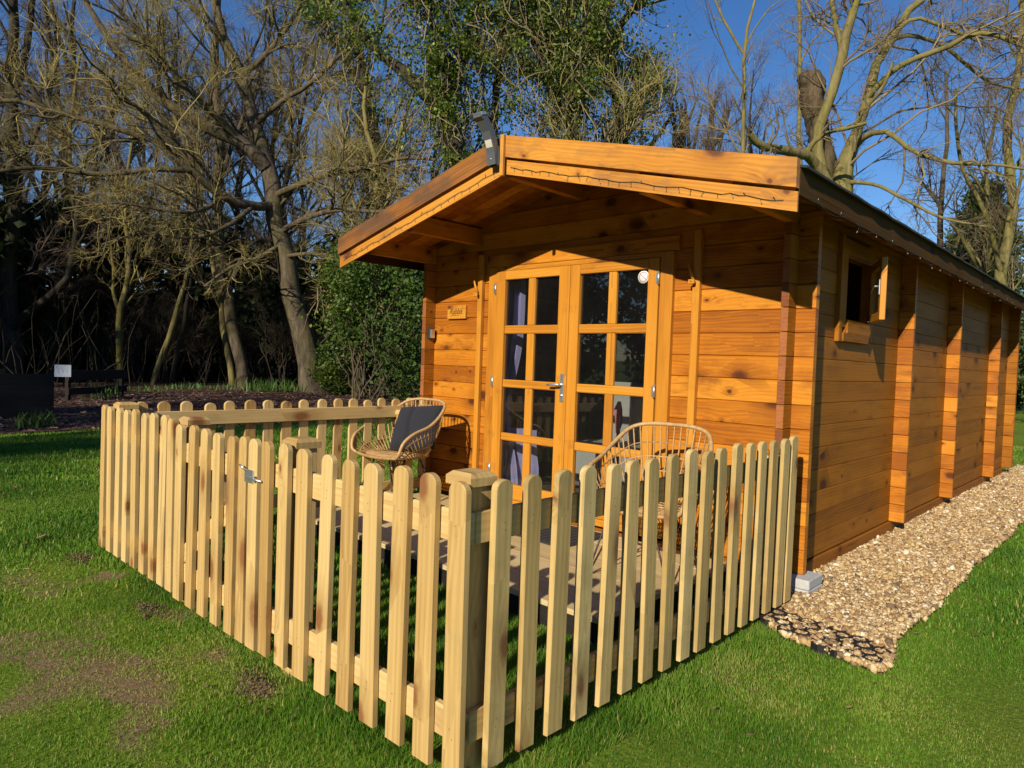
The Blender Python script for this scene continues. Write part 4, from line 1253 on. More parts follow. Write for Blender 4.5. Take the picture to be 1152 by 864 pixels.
lv = [dict(cnt=10, lmin=.28, lmax=.62, ang=(.5, 1.1), up=.12, npt=8, rr=.55, rmax=.055, wob=.24),
      dict(cnt=9, lmin=.35, lmax=.75, ang=(.45, 1.1), up=.08, npt=6, rr=.6, rmax=.02, wob=.26, maxlen=2.6),
      dict(cnt=6.5, lmin=.35, lmax=.8, ang=(.4, 1.1), up=.03, npt=5, rr=.7, rmax=.0095, wob=.3, maxlen=1.3),
      dict(cnt=3.0, lmin=.4, lmax=.9, ang=(.4, 1.0), up=.02, npt=4, rr=.8, rmax=.008, wob=.3, maxlen=.7)]
bare_tree('leaning_tree', 'large bare tree with a leaning grey trunk and wide mossy limbs behind the fence', L1, lv, BARK, TWIG_MOSS)

# 2. other trunks at the wood's edge
def stem(pts, depth, name, label, levels, tm=BARK, cm=TWIG, group=None, more=()):
    return bare_tree(name, label, [px(pts, depth)]+[px(m_, depth) for m_ in more], levels, tm, cm, group=group)
lvS = [dict(cnt=8, lmin=.18, lmax=.45, ang=(.4, 1.0), up=.2, npt=6, rr=.5, rmax=.05), dict(cnt=7, lmin=.35, lmax=.8, ang=(.4, 1.0), up=.1, npt=5, rr=.6, rmax=.018), dict(cnt=6, lmin=.35, lmax=.8, ang=(.4, 1.), up=.05, npt=4, rr=.7, rmax=.010, maxlen=1.2), dict(cnt=2.5, lmin=.4, lmax=.9, ang=(.4, 1.), up=.02, npt=3, rr=.8, rmax=.008, maxlen=.7)]
stem([(275, 442, 0, 15), (268, 395, 0, 13), (262, 360, 0, 13), (254, 325, 0, 12), (246, 280, 0, 12), (244, 220, 0, 11), (248, 150, .5, 9), (240, 80, .8, 8), (246, -10, 1, 6)], 26.5, 'woodland_tree', 'grey slightly bent trunk just left of the big leaning tree', lvS, BARK, TWIG, more=[[(246, 275, 0, 6), (228, 240, 0, 5), (215, 180, .5, 5), (190, 110, 1, 4), (180, 20, 1, 3)], [(244, 215, 0, 6), (262, 160, .5, 5), (290, 90, 1, 4), (310, 10, 1, 3)]])
stem([(262, 438, 0, 8), (257, 405, 0, 7), (250, 365, 0, 7), (248, 335, 0, 6), (238, 290, 0, 5), (228, 230, .4, 4), (222, 150, .7, 3)], 26.9, 'woodland_tree', 'thin pale stem close beside the grey bent trunk', lvS[:3], BARK_PALE, TWIG)
stem([(10, 430, 0, 26), (11, 380, 0, 22), (8, 340, 0, 20), (12, 280, 0, 16), (16, 220, 0, 15), (14, 150, 0, 13), (12, 90, 0, 12), (16, 30, 0, 10), (10, -40, 0, 8)], 24, 'woodland_tree', 'dark straight trunk with a mossy foot at the left edge of the wood', lvS, BARK_DARK, TWIG_GREY, more=[[(14, 120, 0, 9), (28, 60, 0, 7), (36, 10, 0, 6), (40, -40, 0, 4)], [(12, 370, 0, 10), (40, 345, -.5, 9), (72, 318, -1, 8), (82, 285, -1, 7), (86, 240, -1, 5), (95, 180, -1, 4)], [(14, 200, 0, 6), (40, 150, .5, 5), (60, 90, 1, 4), (62, 20, 1, 3)]])
stem([(75, 290, 0, 6), (72, 350, -.3, 5), (70, 440, -.3, 6)][::-1]+[(82, 230, .4, 5), (78, 160, .8, 4), (90, 60, 1, 3)], 27, 'woodland_tree', 'slim mossy stem behind the white notice', lvS[:3], BARK_MOSS, TWIG)
stem([(136, 438, 0, 8), (135, 400, 0, 7), (134, 365, 0, 7), (137, 340, 0, 7), (143, 320, 0, 6), (146, 280, 0, 5), (140, 230, 0, 4), (150, 150, .5, 3)], 25.5, 'woodland_tree', 'mossy forked sapling at the edge of the dark wood', lvS[:3], BARK_MOSS, TWIG_MOSS, more=[[(134, 350, 0, 5), (128, 330, 0, 4), (127, 300, 0, 3), (120, 240, 0, 2)]])
stem([(170, 438, 0, 6), (180, 405, 0, 6), (195, 365, 0, 6), (203, 335, 0, 5), (208, 320, 0, 5), (216, 270, 0, 4), (214, 180, 0, 3)], 25, 'woodland_tree', 'thin stem slanting right at the edge of the dark wood', lvS[:3], BARK_PALE, TWIG)
stem([(192, 440, 0, 6), (198, 400, 0, 5), (206, 370, 0, 5), (212, 330, 0, 4), (226, 270, 0, 3)], 26, 'woodland_tree', 'short dark stem crossing behind the slanting thin stem', lvS[:3], BARK_DARK, TWIG)
# trees standing in the wood behind: one made, then copies
def wild(name, label, h, r, seed, tm, cm, spread=.5, levels=None, forks=6, group=None):
    rg = np.random.default_rng(seed); limbs = []
    tr = [(0, 0, -.1)]; x = y = 0
    for k in range(1, 8): x += rg.normal(0, .035*h/3); y += rg.normal(0, .035*h/3); tr.append((x, y, h*k/7))
    limbs.append((tr, [r*(1-.11*k) for k in range(8)]))
    for k in range(forks):
        t = rg.uniform(.25, .8)*7; i = int(t); p = np.array(tr[i]); a = rg.uniform(0, 6.3); l_ = h*rg.uniform(.25, .5)
        q = [tuple(p+np.array([math.cos(a)*spread*l_*s, math.sin(a)*spread*l_*s, l_*s*(.9+.2*s)])+rg.normal(0, .06*l_, 3)*s) for s in (0, .3, .65, 1)]
        limbs.append((q, [r*.5*(1-.1*i), r*.38, r*.26, r*.14]))
    return bare_tree(name, label, limbs, levels or lvS, tm, cm, group=group, base=(0, 0, 0), rg=rg)[0]
GB = 'bare trees standing back in the wood'
wa = wild('bare_tree', 'tall bare grey tree standing back in the wood', 15, .22, 5, BARK_DARK, TWIG_GREY, group=GB)
wb = wild('bare_tree', 'tall bare grey tree standing back in the wood', 13, .17, 9, BARK, TWIG, .45, group=GB)
spots = [(80, 385, 29.5), (140, 385, 34), (190, 385, 30.5), (260, 385, 37), (320, 385, 33), (410, 385, 36), (-60, 385, 31), (-20, 385, 33), (50, 390, 36), (105, 390, 31), (160, 390, 38), (215, 390, 33), (300, 390, 36), (385, 390, 34), (430, 380, 40), (340, 390, 41), (20, 390, 42), (770, 380, 40), (850, 380, 44), (730, 380, 46), (480, 380, 38)]
for i, (u, v, d) in enumerate(spots):
    src = (wa, wb)[i % 2]; o = src if i < 2 else copy_tree(src)
    p = at(u, v, d); o.location = (p.x, p.y, 0); o.rotation_euler = (0, 0, i*1.7); o.scale = (1, 1, 1) if i % 3 else (1.12, 1.12, 1.12)

# bare multi-stemmed shrubs along the front of the wood: one made, then copies
GS = 'bare shrubs along the front of the wood'
def bush(name, label, seed, h=4.2):
    rg = np.random.default_rng(seed); limbs = []
    for k in range(11):
        a = rg.uniform(0, 6.3); l_ = h*rg.uniform(.6, 1.1); o_ = rg.normal(0, .18, 2)
        q = [(o_[0], o_[1], -.05)]
        for s_ in (.3, .6, 1): q.append((o_[0]+math.cos(a)*.38*l_*s_**1.4+rg.normal(0, .1), o_[1]+math.sin(a)*.38*l_*s_**1.4+rg.normal(0, .1), l_*s_))
        limbs.append((q, [.035, .028, .018, .008]))
    return bare_tree(name, label, limbs, [dict(cnt=8, lmin=.2, lmax=.5, ang=(.3, .9), up=.15, npt=6, rr=.6, rmax=.016), dict(cnt=7, lmin=.35, lmax=.8, ang=(.3, .9), up=.05, npt=5, rr=.7, rmax=.009), dict(cnt=4, lmin=.4, lmax=.9, ang=(.3, .9), up=0, npt=4, rr=.8, rmax=.007, maxlen=.7)], BARK_DARK, TWIG_DARK, 'shrub', GS, (0, 0, 0), rg)[0]
ba = bush('bare_shrub', 'bare brown many-stemmed shrub at the front of the dark wood', 41); bb_ = bush('bare_shrub', 'bare brown many-stemmed shrub at the front of the dark wood', 43, 3.4)
for i, (u, d) in enumerate(((-30, 25.5), (28, 27), (60, 25.8), (92, 28), (120, 26.6), (155, 27.5), (185, 26.8), (225, 28), (290, 28.5), (318, 27.5), (385, 27), (420, 28), (455, 26.5), (350, 30))):
    src = (ba, bb_)[i % 2]; o = src if i < 2 else copy_tree(src)
    p = at(u, 436, d); o.location = (p.x, p.y, 0); o.rotation_euler = (0, 0, i*2.3); q = .8+.06*((i*7) % 6); o.scale = (q, q, q)

# 3. ivy-clad trees behind the cabin
def ivy_tree(label, limbs, nleaf, spread, seed, hang=160, leafs=.052, tm=BARK_DARK, lv_=None, lm_=IVY, cover=None):
    rg = np.random.default_rng(seed)
    root, P0, R0 = bare_tree('ivy_tree', label, limbs, lv_ or [dict(cnt=9, lmin=.2, lmax=.5, ang=(.4, 1.), up=.12, npt=7, rr=.5, rmax=.05), dict(cnt=7, lmin=.3, lmax=.8, ang=(.4, 1.), up=.06, npt=5, rr=.6, rmax=.016), dict(cnt=5, lmin=.3, lmax=.8, ang=(.4, 1.), up=0, npt=4, rr=.7, rmax=.009, maxlen=1.2)], tm, TWIG_MOSS, rg=rg)
    B, n, _ = P0.shape
    # clumps of leaves along the limbs
    nc = nleaf//110; bi = rg.integers(0, B if cover is None else cover, nc); t = rg.random(nc)**.8*(n-1.001); i = t.astype(int); f = (t-i)[:, None]
    c0 = P0[bi, i]*(1-f)+P0[bi, i+1]*f
    c0 = c0+rg.normal(size=(nc, 3))*spread*(.35+.65*rg.random((nc, 1)))
    cs = rg.uniform(.12, .42, nc)
    ci = rg.integers(0, nc, nleaf)
    C = c0[ci]+rg.normal(size=(nleaf, 3))*cs[ci][:, None]*np.array([1, 1, .8])
    C = C[C[:, 2] > -.2+.3*rg.random(len(C))]
    tint = np.clip(.50+.30*rg.normal(size=nc)[ci][:len(C)]*.6+rg.normal(size=len(C))*.16, 0, 1)
    link('ivy', np_mesh('ivy', *leaves(C, leafs, rg, .15, .75, tint)), lm_, root)
    if hang:
        # long hanging stems
        k = rg.integers(0, nc, hang); s = c0[k]+rg.normal(size=(hang, 3))*.3; npt = 9
        H = np.empty((hang, npt, 3)); H[:, 0] = s; d = norm(rg.normal(size=(hang, 3))*.35+np.array([0, 0, -1.0])); ln = rg.uniform(.6, 2.6, hang)[:, None]/npt
        for q in range(1, npt): H[:, q] = H[:, q-1]+d*ln; d = norm(d+rg.normal(size=(hang, 3))*.22+np.array([0, 0, -.05]))
        link('hanging_stem', join([tw(H, np.repeat(rg.uniform(.009, .02, hang)[:, None], npt, 1), 4, rg)], 'hanging_stem'), TWIG_PALE, root)
    return root
D2 = 21
ivy_tree('ivy-clad tree with a dark slanting trunk left of the gable light', [px([(575, 440, 0, 26), (548, 300, 0, 24), (525, 200, 0, 22), (505, 140, 0, 20), (478, 100, 0, 17), (450, 75, 0, 13), (420, 55, .3, 9), (395, 20, .5, 7), (375, -30, 1, 5)], D2),
    px([(505, 140, 0, 11), (502, 75, -.3, 9), (492, 40, -.5, 8), (480, 10, -.7, 6), (470, -40, -.9, 5)], D2), px([(500, 128, .2, 9), (515, 80, .4, 8), (530, 30, .6, 7), (542, -30, .8, 5)], D2),
    px([(545, 250, 0, 9), (555, 160, .4, 8), (560, 80, .8, 7), (572, 0, 1, 6), (580, -50, 1, 4)], D2)], 24000, .6, 31, 340)
ivy_tree('ivy-clad tree with many pale hanging stems above the roof ridge', [px([(668, 440, 0, 22), (660, 300, 0, 20), (648, 170, 0, 17), (640, 100, 0, 14), (634, 50, 0, 11), (640, -40, 0, 8)], 22.5),
    px([(645, 150, 0, 8), (615, 90, -.4, 7), (600, 40, -.6, 6), (590, -40, -.8, 5)], 22.5), px([(648, 130, 0, 8), (668, 80, .4, 7), (676, 30, .6, 6), (668, -40, .8, 5)], 22.5), px([(640, 90, 0, 6), (622, 40, .3, 5), (618, -30, .5, 4)], 22.5)], 24000, .7, 33, 480)
ivy_tree('sparse ivy-clad tree with a bare curving leader right of the hanging stems', [px([(728, 440, 0, 15), (715, 300, 0, 14), (702, 170, 0, 12), (692, 110, 0, 10), (690, 55, 0, 9), (700, 25, 0, 8), (722, -2, 0, 7), (745, -30, 0, 6)], 24),
    px([(690, 95, 0, 6), (680, 40, .5, 5), (668, -10, .8, 4)], 24), px([(700, 150, 0, 6), (725, 110, .5, 4), (728, 60, .8, 3)], 24), px([(705, 190, 0, 7), (735, 160, .3, 5), (755, 130, .5, 4)], 24)], 14000, .6, 35, 160, cover=3)
ivy_tree('dark ivy-covered tree top left of the slanting ivy trunk', [px([(452, 440, 0, 18), (440, 300, 0, 17), (425, 180, 0, 14), (410, 90, 0, 12), (398, 30, 0, 10), (388, -40, 0, 8)], 29), px([(415, 120, 0, 7), (385, 60, .5, 6), (360, 10, .8, 5), (345, -40, 1, 4)], 29)], 9000, .8, 37, 30, leafs=.07, lm_=HOLLY)
# second crown of fine twigs over the shrub left of the cabin
stem([(432, 440, 0, 9), (428, 330, 0, 8), (420, 250, 0, 7), (424, 190, 0, 6), (410, 130, 0, 5), (416, 60, 0, 3)], 23, 'woodland_tree', 'twiggy pale tree rising behind the evergreen shrub', lvS, BARK_PALE, TWIG_MOSS, more=[[(424, 260, 0, 5), (445, 200, .3, 4), (452, 140, .5, 3), (470, 100, .5, 2)], [(426, 290, 0, 5), (398, 230, -.3, 4), (390, 180, -.5, 3), (375, 140, -.5, 2)]])
ivy_tree('thin ivy-wrapped trunk rising through the evergreen shrub', [px([(405, 440, 0, 12), (402, 370, 0, 11), (404, 320, 0, 9), (400, 285, 0, 7), (405, 262, 0, 5)], 23), px([(404, 350, 0, 5), (432, 305, .3, 4), (448, 275, .5, 3)], 23), px([(403, 360, 0, 5), (384, 330, -.4, 4), (378, 300, -.6, 3)], 23)], 7000, .4, 39, 50)
# evergreen shrub left of the cabin
def shrub(name, label, blobs, nleaf, size, mat, seed, stems=14, cat='shrub', up=.4, kind=None, shell=.55):
    rg = np.random.default_rng(seed); c = np.array(blobs[0][0]); base = Vector((c[0], c[1], 0))
    root = thing(name, label, cat, base); b = np.array(base)
    vol = np.array([bl[1][0]*bl[1][1]*bl[1][2] for bl in blobs])**.75; k = rg.choice(len(blobs), nleaf, p=vol/vol.sum())
    ctr = np.array([bl[0] for bl in blobs])[k]; rad = np.array([bl[1] for bl in blobs])[k]
    d = norm(rg.normal(size=(nleaf, 3))); rr = rg.random(nleaf)**shell
    C = ctr+d*rad*rr[:, None]
    nz = clump_noise(C, .38, seed); kk = nz+.7*clump_noise(C, .2, seed+3) > -.05+.25*rg.random(nleaf); C = C[kk]; nz = nz[kk]
    C[:, :] += norm(C-c)*(nz*.34+.25*clump_noise(C, .16, seed+5))[:, None]
    C = C[C[:, 2] > .05]
    tint = np.clip(.40+.16*rg.normal(size=len(C))+.18*clump_noise(C, .8, seed+1), 0, 1)
    link('foliage', np_mesh('foliage', *leaves(C-b, size, rg, up, .55, tint)), mat, root)
    if stems:
        S = np.empty((stems, 7, 3)); S[:, 0] = np.stack([rg.normal(0, .5, stems), rg.normal(0, .5, stems), np.full(stems, -.05)], -1)
        top = C[rg.integers(0, len(C), stems)]-b
        for q in range(1, 7): S[:, q] = S[:, 0]+(top-S[:, 0])*(q/6)+rg.normal(size=(stems, 3))*.07
        link('stems', join([tw(S, np.linspace(.03, .012, 7)[None]*rg.uniform(.6, 1.3, (stems, 1)), 5, rg)], 'stems'), BARK, root)
    return root
def blob(u, v, d, r): p = at(u, v, d); return (tuple(p), r)
shrub('evergreen_shrub', 'broad glossy evergreen shrub left of the cabin behind the fence', [blob(422, 330, 21.5, (1.5, 1.5, 1.5)), blob(450, 300, 22, (1.2, 1.3, 1.2)), blob(400, 310, 21.5, (.9, 1, 1.2)), blob(440, 375, 21.3, (1.6, 1.6, 1.3)), blob(470, 340, 22.5, (1.3, 1.4, 1.8)), blob(395, 365, 22, (.8, 1, 1.0)), blob(376, 345, 22, (.5, .5, .6)), blob(384, 300, 22.4, (.5, .6, .7)), blob(368, 395, 22, (.55, .6, .6)), blob(455, 420, 21.2, (1.3, 1.4, .7))], 30000, .062, HOLLY, 51, 34)
shrub('evergreen_shrub', 'low leafy bush at the foot of the leaning tree', [blob(385, 425, 23.5, (.7, .7, .5)), blob(372, 420, 24, (.5, .5, .5))], 2600, .07, IVY, 52, 6)
shrub('evergreen_shrub', 'dark green shrub beyond the far end of the cabin', [((1.0, 17.2, 1.2), (1.6, 1.4, 1.5)), ((.2, 18.5, 2.4), (1.4, 1.2, 1.2)), ((2.4, 17.8, 1.1), (1.3, 1.3, 1.2)), ((1.4, 18.6, 2.2), (1.2, 1.2, 1.3))], 14000, .075, HOLLY, 53, 10)

# 4. the multi-stemmed tree behind the cabin
D3 = 16
LR = [px([(962, 440, 0, 34), (952, 300, 0, 31), (944, 222, 0, 28), (951, 190, 0, 21), (958, 168, 0, 15), (964, 147, 0, 11), (976, 107, 0, 11), (984, 75, .2, 10), (1003, 43, .4, 9), (1019, 17, .5, 8), (1045, -5, .6, 7), (1075, -40, .7, 5)], D3),
      px([(935, 225, -.1, 16), (920, 165, -.1, 12), (926, 130, -.2, 11), (935, 107, -.3, 11), (947, 66, -.4, 11), (955, 29, -.5, 10), (965, -5, -.6, 8), (972, -50, -.7, 6)], D3),
      px([(935, 218, -.4, 14), (915, 180, -.8, 11), (895, 172, -1.2, 11), (872, 168, -1.6, 10), (855, 162, -1.9, 9), (847, 155, -2, 8), (843, 150, -2.1, 7)], D3),
      px([(962, 165, 0, 8), (975, 152, -.4, 7), (996, 147, -.8, 6), (1022, 167, -1.1, 5), (1059, 181, -1.5, 5), (1095, 184, -1.8, 4), (1130, 186, -2.1, 3), (1165, 192, -2.3, 3)], D3),
      px([(974, 112, 0, 7), (1000, 84, -.5, 6), (1022, 69, -.8, 6), (1060, 55, -1.1, 6), (1102, 37, -1.4, 5), (1152, 52, -1.8, 5), (1190, 70, -2, 4)], D3),
      px([(990, 62, .2, 6), (1015, 40, .5, 5), (1058, 50, .8, 4), (1090, 75, 1, 4), (1118, 95, 1.2, 3), (1155, 100, 1.4, 2)], D3),
      px([(905, 178, -.9, 7), (915, 160, -1.1, 6), (935, 148, -1.3, 5), (958, 143, -1.5, 5), (975, 138, -1.7, 3)], D3),
      px([(948, 60, -.4, 7), (940, 25, -.4, 6), (932, -20, -.4, 5)], D3),
      px([(960, 170, -.4, 5), (968, 130, -.8, 4), (985, 110, -1.1, 4), (995, 95, -1.3, 4), (1005, 70, -1.4, 3)], D3),
      px([(958, 205, -.2, 5), (985, 208, -.7, 4), (1020, 225, -1.2, 4), (1060, 245, -1.7, 3), (1110, 255, -2, 2)], D3),
      px([(1004, 43, .4, 5), (1030, 20, .2, 4), (1090, 40, 0, 4), (1125, 30, -.2, 3), (1160, 10, -.4, 3)], D3)]
lvR = [dict(cnt=9, lmin=.25, lmax=.6, ang=(.5, 1.2), up=.02, npt=8, rr=.5, rmax=.03, wob=.26, droop=.12, t0=.35), dict(cnt=8, lmin=.35, lmax=.8, ang=(.5, 1.2), up=-.02, npt=7, rr=.6, rmax=.012, wob=.28, droop=.12, maxlen=2.0),
       dict(cnt=4.5, lmin=.35, lmax=.8, ang=(.5, 1.2), up=-.03, npt=5, rr=.7, rmax=.006, wob=.32, maxlen=.9), dict(cnt=2, lmin=.4, lmax=.9, ang=(.5, 1.2), up=0, npt=4, rr=.8, rmax=.0045, wob=.32, maxlen=.4)]
bare_tree('multi_stem_tree', 'pale multi-stemmed bare tree with a thick cut stub rising behind the cabin roof', LR, lvR, BARK_PALE, TWIG_PALE)
# the cut stub: rough swollen bark
sp, sr_ = px([(942, 250, .4, 27), (930, 190, .4, 24), (921, 150, .4, 22), (915, 118, .4, 25), (913, 96, .4, 28), (911, 84, .4, 25), (911, 81, .4, 16), (911, 80, .4, 2)], D3)
sp, sr_ = resample(sp, sr_, 60); v_, f_ = tubes(sp[None], sr_[None], 40)
rr_ = np.random.default_rng(5); ctr_ = np.repeat(sp, 40, 0); dd_ = v_-ctr_
v_ = ctr_+dd_*(1+.16*clump_noise(v_, .12, 8)+.10*clump_noise(v_, .045, 9)+rr_.normal(0, .02, len(v_)))[:, None]
rt_, b_ = bare_tree.last
link('cut_stub', np_mesh('cut_stub', v_-b_, f_, np.full(len(v_), .5), True), BARK_STUB, rt_)
# finer trees right and behind
stem([(1128, 440, 0, 15), (1126, 330, 0, 13), (1130, 280, 0, 11), (1140, 220, 0, 10), (1132, 150, 0, 9), (1146, 80, 0, 7), (1150, 0, 0, 5)], 20, 'slender_tree', 'slender mossy tree at the right edge above the eaves', lvS, BARK_PALE, TWIG, more=[[(1128, 310, 0, 6), (1108, 240, -.5, 5), (1080, 180, -.8, 4), (1075, 100, -1, 3)], [(1134, 200, 0, 5), (1170, 140, 0, 4), (1180, 40, 0, 3)]])
stem([(1108, 440, 0, 8), (1104, 330, 0, 7), (1108, 290, 0, 6), (1112, 240, 0, 5), (1110, 190, 0, 4), (1122, 120, 0, 3)], 21.5, 'slender_tree', 'straight pale stem standing before the conifer', lvS[:3], BARK_PALE, TWIG_PALE, more=[[(1106, 320, 0, 4), (1092, 285, -.4, 4), (1078, 262, -.6, 4), (1070, 252, -.7, 3)], [(1080, 264, -.6, 3), (1074, 285, -.7, 2), (1073, 305, -.8, 2)]])
stem([(1062, 440, 0, 8), (1058, 320, 0, 7), (1058, 260, 0, 6), (1060, 210, 0, 5), (1066, 150, 0, 4), (1064, 80, 0, 3)], 23, 'slender_tree', 'thin dark-twigged tree left of the conifer', lvS, BARK, TWIG_GREY)
stem([(842, 440, 0, 6), (838, 250, 0, 5), (836, 170, 0, 5), (838, 110, 0, 4), (837, 50, 0, 4), (850, 0, 0, 3), (848, -40, 0, 2)], 19, 'slender_tree', 'thin upright pale tree above the right half of the roof', lvS, BARK_PALE, TWIG_PALE, more=[[(836, 60, 0, 3), (818, 30, 0, 3), (800, -10, 0, 2)]])
stem([(896, 440, 0, 6), (902, 250, 0, 6), (899, 150, 0, 5), (900, 60, 0, 4), (898, -30, 0, 3)], 22, 'slender_tree', 'straight thin tree behind the thick cut stub', lvS, BARK_PALE, TWIG_PALE)
# willowy thicket above the roof
rg = np.random.default_rng(77)
limbs = []
for k in range(15):
    u0 = 770+rg.normal(0, 22); u1 = u0+rg.normal(0, 34)+10
    limbs.append(px([(u0, 440, rg.normal(0, .6), 5), (u0+rg.normal(0, 6), 250, 0, 5), ((u0+u1)/2, 165, 0, 4), (u1, 105+rg.uniform(-5, 30), 0, 2)], 26))
bare_tree('willow_thicket', 'thicket of fine upright bare willow stems above the roof ridge', limbs, [dict(cnt=9, lmin=.12, lmax=.3, ang=(.2, .6), up=.3, npt=7, rr=.5, rmax=.018, t0=.4), dict(cnt=8, lmin=.4, lmax=.9, ang=(.2, .6), up=.25, npt=5, rr=.6, rmax=.009), dict(cnt=4, lmin=.4, lmax=.9, ang=(.3, .7), up=.2, npt=4, rr=.7, rmax=.008, maxlen=1)], BARK, TWIG_GREY, cat='shrub')
# conifer right
def conifer(label, base, h, rad, seed, n=26000):
    rg = np.random.default_rng(seed); root = thing('conifer', label, 'tree', base)
    link('trunk', join([tw(np.stack([np.zeros(9), np.zeros(9), np.linspace(-.1, h*.96, 9)], -1)[None], np.linspace(.2, .03, 9)[None], 8, rg)], 'trunk'), BARK, root)
    nb = 420; zb_ = h*(.12+.88*rg.random(nb)**.9); a = rg.uniform(0, 6.3, nb); R_ = rad*np.clip((1-(zb_/h)**2.2), .05, 1)*rg.uniform(.6, 1.1, nb)
    tip = np.stack([np.cos(a)*R_, np.sin(a)*R_, zb_+R_*.12], -1); rt = np.stack([np.zeros(nb), np.zeros(nb), zb_-R_*.1], -1)
    k = rg.integers(0, nb, n); t = rg.random(n)**.5
    C = rt[k]+(tip-rt)[k]*t[:, None]+rg.normal(size=(n, 3))*np.array([.22, .22, .14])
    tint = np.clip(.35+.2*rg.normal(size=nb)[k]+.12*rg.normal(size=n)+.15*t, 0, 1)
    link('foliage', np_mesh('foliage', *leaves(C, .10, rg, .2, .35, tint)), CONIF, root)
    return root
p = at(1095, 440, 27); conifer('round-topped dark conifer beyond the far end of the roof', (p.x, p.y, 0), 8.7, 2.7, 61, 40000)

conifer('dense conifer across the lawn whose shadow crosses the far grass', (-3.4, -22.5, 0), 11.2, 2.1, 63, 16000)
conifer('second dense conifer across the lawn left of the first', (-8.2, -23.5, 0), 11.8, 2.3, 64, 16000)
# 5. dark evergreen understorey of the wood: nobody could count it
rg = np.random.default_rng(91)
cl = []
def mass(n, xr, yr, zr, r):
    for _ in range(n): cl.append(((rg.uniform(*xr), rg.uniform(*yr), rg.uniform(*zr)), r*rg.uniform(.6, 1.3)))
# along the left wood, its off-picture continuation, and round the back
for t in np.linspace(0, 1, 150):
    y = -34+62*t; x = -27.5-2*math.sin(y*.35)-(1.5 if y > 4 else 0)
    for _ in range(7): cl.append(((x-abs(rg.normal(0, 3.0)), y+rg.normal(0, .6), rg.uniform(.2, 6.6)*(.55 if _ < 3 else 1)), rg.uniform(.8, 1.7)))
    if y < -8:
        for _ in range(9): cl.append(((x-1+rg.normal(0, 2.0), y+rg.normal(0, .6), rg.uniform(4, 13.5)), rg.uniform(1.1, 2)))
for t in np.linspace(0, 1, 60):
    x = -26+34*t; y = 30+rg.normal(0, 1.2)+4*t
    for _ in range(2): cl.append(((x, y, rg.uniform(.3, 3.8)), rg.uniform(.8, 1.5)))
# dense wood on the far side of the lawn, behind the photographer
for t in np.linspace(0, 1, 130):
    x = -34+72*t; y = -31-2.5*math.sin(x*.3)
    for _ in range(4): cl.append(((x+rg.normal(0, .5), y+rg.normal(0, 1.2), rg.uniform(.3, 8.2 if x > -12 else 12.5)), rg.uniform(1.0, 1.9)))
C0 = np.array([c_[0] for c_ in cl]); R0_ = np.array([c_[1] for c_ in cl]); n = 400000
k = rg.integers(0, len(cl), n); C = C0[k]+norm(rg.normal(size=(n, 3)))*(R0_[k]*rg.random(n)**.45)[:, None]; C = C[C[:, 2] > .02]
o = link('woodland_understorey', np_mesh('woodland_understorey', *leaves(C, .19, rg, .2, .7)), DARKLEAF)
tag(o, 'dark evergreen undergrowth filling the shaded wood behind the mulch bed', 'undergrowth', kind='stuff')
# thin stems and fallen sticks in the undergrowth
n = 330; S = np.empty((n, 5, 3)); y = rg.uniform(-8, 26, n); S[:, 0] = np.stack([-23.5-rg.random(n)*3.2-(y > 4)*1.5, y, np.full(n, -.05)], -1)
d = norm(rg.normal(size=(n, 3))*.28+np.array([0, 0, 1])); ln = rg.uniform(.3, 1.0, n)[:, None]
for q in range(1, 5): S[:, q] = S[:, q-1]+d*ln; d = norm(d+rg.normal(size=(n, 3))*.2)
o = link('brushwood', join([tw(S, np.linspace(.022, .006, 5)[None]*rg.uniform(.5, 1.4, (n, 1)), 4, rg)], 'brushwood'), TWIG_DARK)
tag(o, 'thin tangled stems and sticks at the front of the dark wood', 'brushwood', kind='stuff')

# tall trees out of the frame to the left, whose shadows fall over the far lawn and which the door glass reflects
for i, (x, y, s) in enumerate(((-4.2, -24, 1.0), (-6.6, -27, 1.05), (-9.0, -22, .95), (-12.5, -25, 1.1), (-2.5, -31, 1.1), (-19, -20, 1.0), (-20.5, -13, .9))):
    o = copy_tree((wa, wb)[i % 2]); o.location = (x, y, 0); o.rotation_euler = (0, 0, i*2.1); o.scale = (s, s, s*1.05)
    o['label'] = 'tall bare tree across the lawn in front of the cabin'; o['group'] = 'bare trees across the lawn'

# 6. plants on the mulch bed
def bulb_clump(label, u, v, h, n, spread, seed, z=.02):
    rg = np.random.default_rng(seed); p = zground(u, v, z)
    P = np.stack([rg.normal(0, spread, n), rg.normal(0, spread, n), np.zeros(n)], -1)
    v_, f_ = blades(P, rg.uniform(.6, 1.2, n)*h, np.full(n, .035), rg, None, .7)
    o = link('bulb_plant', np_mesh('bulb_plant', v_, f_, np.repeat(rg.beta(2, 2, n), 5)), BULBLEAF); o.location = p
    tag(o, label, 'plant', 'bulb plants on the mulch bed')
bulb_clump('clump of strap leaves on the mulch nearest the lawn at the far left', 40, 480, .24, 60, .16, 1)
bulb_clump('upright leaf clump on the mulch right of the white notice', 117, 448, .40, 46, .22, 2)
for i, (u, v, lb) in enumerate(((165, 441, 'leafy clump left of the row under the dark wood'), (190, 438, 'leafy clump below the slanting thin stem'), (215, 437, 'leafy clump between the slanting stem and the bent trunk'), (240, 438, 'leafy clump just left of the bent grey trunk'))):
    bulb_clump(lb, u, v, .20, 46, .40, 10+i)
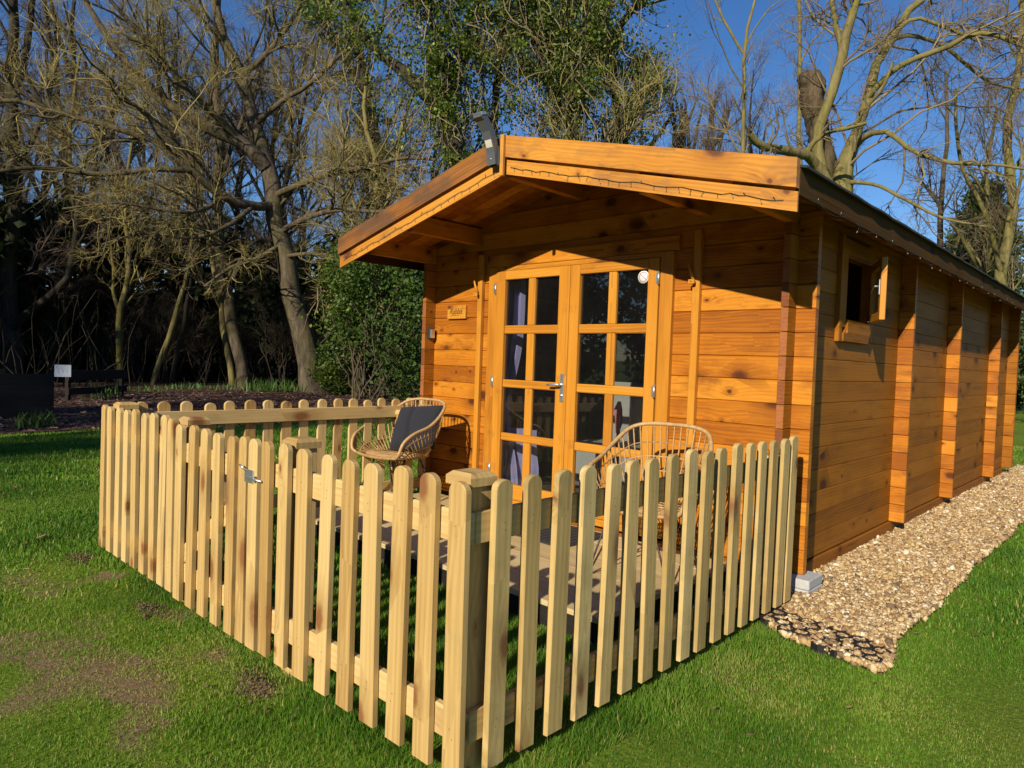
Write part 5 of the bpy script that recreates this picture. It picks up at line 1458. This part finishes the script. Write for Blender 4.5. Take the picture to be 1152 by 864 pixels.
for i, (u, v, lb) in enumerate(((287, 440, 'taller bluish leaf clump right of the bent grey trunk'), (303, 440, 'taller leaf clump midway to the leaning trunk'), (322, 440, 'taller leaf clump close left of the leaning trunk'))):
    bulb_clump(lb, u, v, .42, 60, .34, 20+i)

# 7. notice, low boarding and bench rail at the left
p = zground(66, 462, .012); dN = (p-Vector(CAM)).length
ns = thing('notice', 'white notice board on a short wooden stake in the mulch', 'notice', p, math.atan2(CAM[1]-p.y, CAM[0]-p.x)+math.pi/2)
m = MB(); m.box((-.13, .0, .30), (.075, .075, .68), 2, .006); m.build('stake', DARKW, ns)
m = MB(); m.box((.06, -.045, .80), (.28, .012, .24), 0, .002); m.build('board', WHITE, ns)
m = MB()
for q in range(3):
    m.tube(bez([(-.06+.08*q, -.0515, .90-.04*q), (-.02+.08*q, -.0515, .83-.03*q), (.0+.06*q, -.0515, .74+.02*q)], 6), .004, 5)
m.build('faded_print', simple('faded_print', (.45, .47, .52), .7), ns)
a_, b_ = zground(-60, 474, .0), zground(60, 470, .0)
bx_ = thing('board_panel', 'low dark boarded panel on the mulch left of the notice', 'fence', a_, math.atan2(b_.y-a_.y, b_.x-a_.x)); Ln = (b_-a_).length
m = MB()
for q in range(4): m.box((Ln/2, 0, .13+.19*q), (Ln, .04, .188), 0, .002)
m.build('boards', DARKW, bx_)
for xx in (.05, Ln/2, Ln-.05):
    m = MB(); m.box((xx, .06, .42), (.09, .08, .9), 2, .004); m.build('post', DARKW, bx_)
a_, b_ = zground(76, 452, .0), zground(142, 447, .0); Ln = (b_-a_).length
bn = thing('low_rail', 'low dark timber rail on posts right of the notice', 'rail', a_, math.atan2(b_.y-a_.y, b_.x-a_.x))
m = MB(); m.box((Ln/2, 0, .62), (Ln, .05, .24), 0, .004); m.build('plank', DARKW, bn)
m = MB(); m.box((Ln/2, .0, .24), (Ln, .05, .16), 0, .004); m.build('plank', DARKW, bn)
for xx in (.1, Ln-.1):
    m = MB(); m.box((xx, .07, .35), (.1, .08, .75), 2, .004); m.build('post', DARKW, bn)
